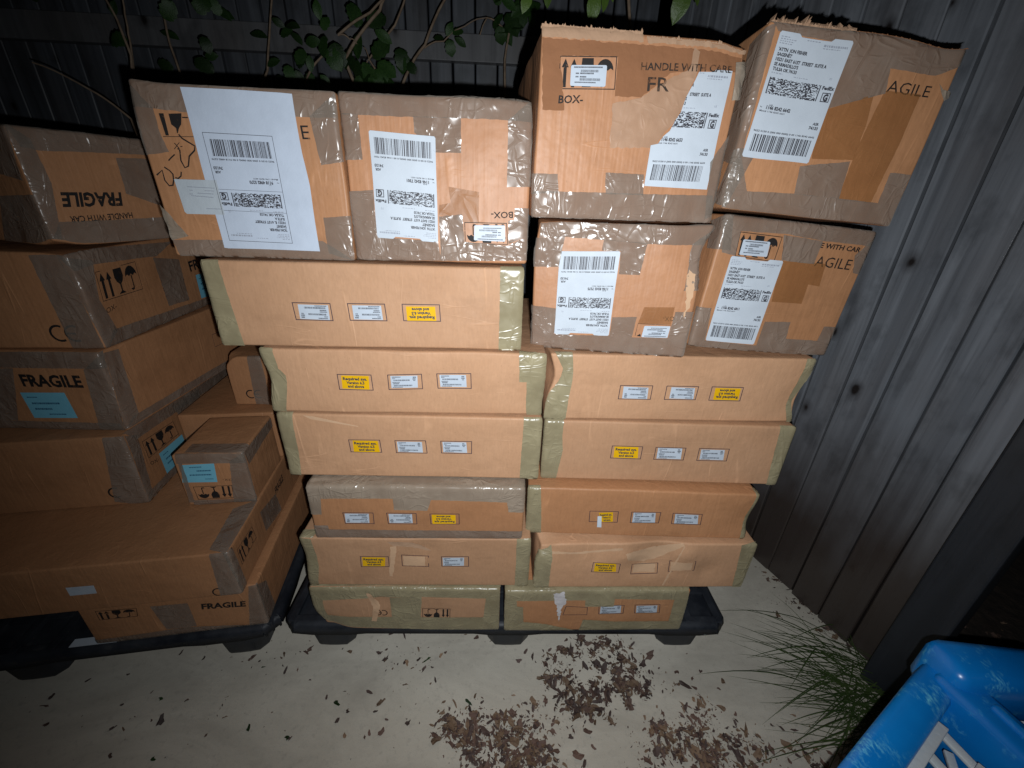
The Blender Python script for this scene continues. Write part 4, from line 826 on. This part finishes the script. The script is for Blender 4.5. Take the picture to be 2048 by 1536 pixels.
def plant(name, label, base, stems, leaves, meshes, seed, size=.06, bark=BARK):
    r = random.Random(seed); e = empty(name, base); tag(e, label, 'shrub'); B = np.array(base)
    for i, (pts, r0, r1) in enumerate(stems):
        P_ = [at_y(*p) for p in pts] if len(pts[0]) == 3 else pts
        full = []
        for a, b_ in zip(P_[:-1], P_[1:]): full += bend(a, b_, .006, 6, seed + i)[:-1]
        full.append(P_[-1]); V, F = tube([np.array(p) - B for p in full], r0, r1); meshobj('branch', V, F, bark, e)
    for px, py, Y, ang, sc in leaves: put_leaf(e, base, at_y(px, py, Y), size*sc, meshes, ang, r)
    return e
g = lambda px, py, Y: (px, py, Y)
base1 = at_y(820, 400, 1.62); base1[2] = 0
plant('leafy_shrub', 'leafy green shrub rising behind the two left courier boxes', base1,
      [([g(690, 330, 1.62), g(715, 180, 1.62), g(690, 120, 1.6), g(760, 20, 1.58), g(790, -30, 1.58)], .006, .004), ([g(655, 260, 1.6), g(610, 165, 1.6), g(655, 105, 1.58)], .004, .003), ([g(676, 70, 1.58), g(740, 25, 1.58), g(790, -20, 1.56)], .004, .003),
       ([g(790, 220, 1.66), g(738, 118, 1.66), g(790, 50, 1.64), g(812, -10, 1.64)], .004, .003), ([g(805, 170, 1.72), g(850, 90, 1.72), g(902, -20, 1.72)], .005, .004), ([g(850, 95, 1.72), g(888, 82, 1.72), g(930, 52, 1.72), g(975, 35, 1.70)], .0025, .0015), ([g(676, 70, 1.58), g(700, 78, 1.58), g(714, 88, 1.58)], .0025, .0015), ([g(695, 200, 1.6), g(738, 118, 1.62), g(728, 95, 1.6)], .002, .0015)],
      [(640, 40, 1.56, 95, 1.1), (645, 60, 1.56, 60, .9), (650, 70, 1.55, 250, 1.3), (668, 85, 1.55, 280, 1.6), (655, 95, 1.55, 300, 1.5), (640, 80, 1.55, 190, 1.2), (610, 100, 1.57, 230, 1.1), (605, 90, 1.57, 130, 1.0), (600, 55, 1.58, 170, 1.2), (585, 60, 1.6, 200, 1.0), (570, 55, 1.62, 150, .9), (618, 110, 1.57, 270, 1.0), (610, 120, 1.58, 200, .9),
       (715, 55, 1.6, 100, 1.5), (735, 50, 1.6, 30, 1.5), (720, 65, 1.6, 250, 1.6), (750, 60, 1.6, 330, 1.3), (705, 95, 1.6, 240, 1.5), (700, 110, 1.6, 280, 1.3), (715, 120, 1.58, 260, 1.6), (725, 125, 1.58, 300, 1.5), (745, 115, 1.6, 40, 1.6), (755, 125, 1.6, 330, 1.5), (760, 135, 1.6, 270, 1.5), (742, 130, 1.6, 230, 1.4), (770, 150, 1.6, 300, 1.2), (718, 150, 1.58, 265, 1.5), (730, 160, 1.58, 280, 1.2),
       (800, 95, 1.68, 280, 1.5), (805, 110, 1.68, 260, 1.2), (815, 125, 1.68, 310, 1.0), (893, 72, 1.72, 60, 1.0), (898, 78, 1.72, 280, 1.1), (910, 75, 1.72, 330, 1.0), (888, 76, 1.72, 180, .8), (905, 68, 1.72, 20, .9), (560, 120, 1.66, 200, 1.1), (575, 130, 1.66, 280, 1.1), (590, 140, 1.66, 300, 1.0), (620, 145, 1.62, 270, .9), (640, 150, 1.62, 320, .9), (560, 150, 1.68, 250, 1.0)], LM, 3, .043)
base2 = at_y(1020, 300, 1.8); base2[2] = 0
plant('dim_shrub', 'dim olive foliage low against the rear fence above the ripped box', base2, [([g(1015, 300, 1.8), g(1010, 120, 1.8), g(1030, 20, 1.78), g(1050, -40, 1.78)], .005, .003), ([g(1010, 60, 1.8), g(975, 35, 1.78), g(960, 70, 1.78)], .003, .002)],
      [(985 + random.uniform(0, 80), 5 + random.uniform(0, 60), 1.76 + random.uniform(-.05, .05), random.uniform(0, 360), random.uniform(.8, 1.3)) for _ in range(14)], LM, 8, .055)
base3 = at_y(260, 300, 1.55); base3[2] = 0
plant('dim_shrub', 'dark sparse shrub with bare pinkish stems at the upper left', base3, [([g(285, 330, 1.5), g(262, 110, 1.5), g(235, 40, 1.5), g(195, -30, 1.5)], .004, .0025), ([g(280, 260, 1.52), g(263, 100, 1.52), g(250, 30, 1.52), g(243, -30, 1.52)], .003, .002), ([g(300, 330, 1.4), g(262, 238, 1.4), g(180, 180, 1.4), g(65, 125, 1.4)], .0035, .002), ([g(500, 250, 1.7), g(535, 140, 1.7), g(545, -20, 1.7)], .004, .003), ([g(400, 250, 1.7), g(340, 90, 1.7), g(320, -20, 1.7)], .004, .003)],
      [(random.uniform(60, 520), random.uniform(0, 150), 1.6 + random.uniform(-.1, .2), random.uniform(0, 360), random.uniform(.7, 1.2)) for _ in range(15)], LM, 9, .05)
base4 = at_y(1290, 200, 1.45); base4[2] = 0
plant('leafy_shrub', 'shrub overhead with bright yellow-green leaves hanging above the ripped box', base4, [([g(1250, 330, 1.5), g(1260, 60, 1.5), g(1255, -40, 1.42), g(1280, -80, 1.36)], .005, .004), ([g(1255, -40, 1.42), g(1200, -30, 1.34), g(1185, -15, 1.32)], .003, .0015), ([g(1280, -80, 1.36), g(1350, -60, 1.33), g(1372, -35, 1.32)], .003, .0015)],
      [(1192, -22, 1.31, 268, 1.05), (1210, -24, 1.31, 280, .7), (1188, -30, 1.31, 200, .8), (1215, -30, 1.31, 300, .6), (1378, -30, 1.30, 252, 1.25), (1390, -25, 1.32, 300, .6), (1100, -30, 1.5, 260, .8), (1060, -20, 1.5, 250, .9)], LY, 11, .062)

# ------------------------------------------------------------------ blue crate
def crate():
    Hh = .45; C0 = np.array([.62, .10]); e = empty('plastic_crate', (C0[0], C0[1], 0)); tag(e, 'blue moulded plastic crate with a white bar grid inside, at the lower right', 'crate')
    def put(name, V, F, mat, smooth=True): return meshobj(name, [(v[0] - C0[0], v[1] - C0[1], v[2]) for v in V], F, mat, e, smooth)
    outline = [np.array(p) for p in ((.20, .123), (.690, .382), (.712, .393), (.735, .404), (.76, .412), (.885, .404), (.93, .38), (.97, .32), (.95, -.10), (.90, -.14), (.36, -.18), (.30, -.16))]
    prof = [(.06, .02), (.024, Hh*.5), (.008, Hh - .06), (.002, Hh - .03), (0, Hh - .012), (.004, Hh - .003), (.012, Hh), (.030, Hh - .001), (.046, Hh - .006), (.049, Hh - .014), (.051, Hh - .06), (.053, Hh - .14)]
    V = []; F = []; n = len(prof); m = len(outline)
    for i, p in enumerate(outline):
        d1 = p - outline[i-1]; d2 = outline[(i+1) % m] - p; d1 /= np.linalg.norm(d1); d2 /= np.linalg.norm(d2)
        n1 = np.array([d1[1], -d1[0]]); n2 = np.array([d2[1], -d2[0]]); nn = n1 + n2; nn /= max(.5, nn @ n1)
        for o, zz in prof: V.append((*(p + nn*o), zz))
    for i in range(m):
        for q in range(n - 1): a, b_ = i*n + q, ((i+1) % m)*n + q; F.append((a, b_, b_ + 1, a + 1))
    put('wall', V, F, BLUEP)
    def slab(name, a, b_, wd, z0, z1, bev, mat=BLUEP):
        a, b_ = np.array(a), np.array(b_); d = (b_ - a); L_ = np.linalg.norm(d); d /= L_; nn = np.array([-d[1], d[0]]); VV, FF = boxmesh(0, L_, -wd/2, wd/2, z0, z1, bev)
        return put(name, [(*(a + d*v[0] + nn*v[1]), v[2]) for v in VV], FF, mat)
    slab('divider', (.748, .385), (.83, -.12), .060, Hh - .13, Hh + .010, .012)
    slab('corner_block', (.733, .388), (.90, .365), .075, Hh - .06, Hh + .036, .018)
    slab('grip_ridge', (.762, .33), (.80, .08), .016, Hh + .004, Hh + .017, .006)
    put('floor', [(.3, -.1, .03), (.9, -.1, .03), (.9, .33, .03), (.66, .33, .03), (.3, .13, .03)], [(0, 1, 2, 3, 4)], BLUEP, False)
    zg = Hh - .016; u = np.array([-.884, -.467]); w = np.array([.165, -.986]); ap = np.array([.684, .318])
    def bar(p, q, z0, z1, r=.0075): return slab('grid_bar', p, q, r*1.9, z0 - .003, z0 + .003, .0012, WHITEP)
    for i in range(6): bar(ap + w*.052*i, ap + w*.052*i + u*.34, zg, zg)
    for i in range(7): bar(ap + u*.052*i + w*-.0, ap + u*.052*i + w*.36, zg - .012, zg - .012)
    for i in range(3): bar(ap + w*(.02 + .11*i) + u*.0, ap + w*(.12 + .11*i) + u*.13, zg - .03, zg - .06, .006)
    ap2 = np.array([.80, .315])
    for i in range(6): bar(ap2 + w*.05*i, ap2 + w*.05*i + np.array([.13, -.02]), zg, zg)
    for i in range(3): bar(ap2 + np.array([.055*i, 0]), ap2 + np.array([.055*i, 0]) + w*.3, zg - .012, zg - .012)
crate()

# ------------------------------------------------------------------ grass clump
def grass():
    base = at_z(1800, 1440, 0); r = random.Random(4); V = []; F = []
    fw = np.array([-.9, -.12, 0])
    for i in range(330):
        b0 = base + np.array([r.gauss(.0, .055), r.gauss(.0, .075), 0]); L = r.uniform(.14, .33); a = r.gauss(0, .75); d = np.array([fw[0]*math.cos(a) - fw[1]*math.sin(a), fw[0]*math.sin(a) + fw[1]*math.cos(a), 0]); d /= np.linalg.norm(d)
        up = r.uniform(.30, .72); w = r.uniform(.0008, .0017); n = 8; s_ = np.array([-d[1], d[0], 0]); k0 = len(V)
        for j in range(n + 1):
            t = j/n; p = b0 + d*L*(t*.75 + .25*t*t) + np.array([0, 0, L*up*(t - .95*t*t*1.05)]); p[2] = max(p[2], .002); ww = w*(1 - t**2*.9)
            V += [p - s_*ww, p + s_*ww]
        for j in range(n): F.append((k0 + 2*j, k0 + 2*j + 1, k0 + 2*j + 3, k0 + 2*j + 2))
    o = meshobj('grass_clump', V, F, GRASS); tag(o, 'tuft of thin dark green grass blades arching over the concrete by the fence', 'grass', None, 'stuff')
grass()

# ------------------------------------------------------------------ fallen leaves
def crisp(seed, mat):
    r = random.Random(seed); n = 9; V = [(0, 0, .12)]; lob = r.choice((3, 5))
    for q in range(n): a = 2*math.pi*q/n; rad = .5*(1 + .45*math.cos(lob*a + r.random()) * r.random())*(1 if r.random() > .25 else .55); V.append((rad*math.cos(a), rad*math.sin(a)*.62, r.uniform(0.0, .30)))
    me = bpy.data.meshes.new('dry_leaf'); me.from_pydata(V, [], [(0, 1 + q, 1 + (q+1) % n) for q in range(n)]); me.materials.append(mat); me.update(); return me
CR = [crisp(i, DRY[i % 3]) for i in range(12)]
r = random.Random(21)
GREENL = [crisp(40 + i, LEAF) for i in range(2)]
def scatter(n, x0, x1, y0, y1, smin, smax):
    out = []
    for _ in range(n): p = at_z(r.uniform(x0, x1), r.uniform(y0, y1), 0); out.append((p, r.uniform(smin, smax)))
    return out
for p, s_ in scatter(18, 700, 1010, 1300, 1480, .008, .022) + scatter(22, 60, 700, 1330, 1520, .008, .020) + scatter(12, 1250, 1480, 1330, 1440, .01, .022) + scatter(8, 1020, 1120, 1300, 1420, .012, .026):
    gr = r.random() < .1; o = linkmesh('fallen_leaf', r.choice(GREENL if gr else CR), None, (p[0], p[1], .0015), (r.uniform(-.2, .2), r.uniform(-.2, .2), r.uniform(0, 6.28)), (s_, s_*r.uniform(.5, 1), s_*.7))
    tag(o, 'small green leaf scrap lying loose on the concrete' if gr else 'small dry brown leaf lying loose on the concrete', 'leaf', 'green scraps on the concrete' if gr else 'dry leaves scattered on the concrete')
def litter(label, spots, n, seed):
    r = random.Random(seed); V = []; F = []; mi = []
    cs = []
    for px, py, rx in spots:
        c = at_z(px, py, 0)
        for _ in range(7): cs.append((c + np.array([r.gauss(0, rx), r.gauss(0, rx*.8), 0]), rx*r.choice((.18, .3, .45, .9))))
    for i in range(n):
        c, rx = cs[r.randrange(len(cs))]; x = c[0] + r.gauss(0, rx); y = c[1] + r.gauss(0, rx*.8); s_ = r.choice((.002, .003, .003, .004, .005, .007, .010, .014))*r.uniform(.7, 1.4) if r.random() > .06 else r.uniform(.016, .032); a = r.uniform(0, 6.28); m = CR[r.randrange(12)]; tx, ty = r.uniform(-.5, .5), r.uniform(-.5, .5); k0 = len(V); ca, sa = math.cos(a), math.sin(a); sy = r.uniform(.35, 1); z0 = r.uniform(.001, .007)
        for v in m.vertices: u, w, t = v.co.x*s_, v.co.y*s_*sy, v.co.z*s_*.8; V.append((x + ca*u - sa*w, y + sa*u + ca*w, max(.0008, z0 + t + tx*u + ty*w)))
        for pl in m.polygons: F.append(tuple(k0 + q for q in pl.vertices)); mi.append(DRY.index(m.materials[0]))
    o = meshobj('leaf_litter', V, F, DRY[0], None, False); o.data.materials.append(DRY[1]); o.data.materials.append(DRY[2]); o.data.polygons.foreach_set('material_index', mi); tag(o, label, 'leaves', None, 'stuff')
litter('crumbled brown leaves heaped at the bottom centre of the concrete', [(960, 1480, .035), (1000, 1500, .04), (1050, 1470, .025), (1030, 1530, .045), (920, 1460, .022), (960, 1550, .05)], 2300, 1)
litter('crumbled brown leaves drifted in front of the pallet', [(1130, 1320, .035), (1200, 1300, .03), (1240, 1330, .03), (1120, 1370, .035), (1190, 1390, .045), (1250, 1380, .035), (1180, 1420, .03)], 2000, 2)
litter('crumbled brown leaves gathered around the roots of the grass tuft', [(1330, 1490, .03), (1400, 1500, .04), (1460, 1520, .045), (1390, 1450, .025), (1440, 1480, .03), (1560, 1530, .06)], 1900, 3)
litter('fine dark crumbs of leaves strewn thinly over the concrete', [(900, 1380, .16), (600, 1420, .2), (400, 1400, .2), (800, 1330, .08), (1300, 1380, .08), (1600, 1200, .05)], 420, 4)
litter('thin drift of leaf scraps along the foot of the side fence', [(1540, 1150, .02), (1600, 1205, .02), (1650, 1255, .02), (1690, 1290, .025), (1960, 1270, .04)], 240, 5)
# pale paper slips caught between the left pallet and its box
V, F = boxmesh(-.05, .05, -.0, .02, 0, .0012, 0)
o = meshobj('paper_slip', V, F, PAPER, None, False); o.location = (*at_z(186, 1290, .127)[:2], .1275); o.rotation_euler = (0, 0, RAD(7)); tag(o, 'thin white paper slip under the FRAGILE box on the left pallet', 'paper')
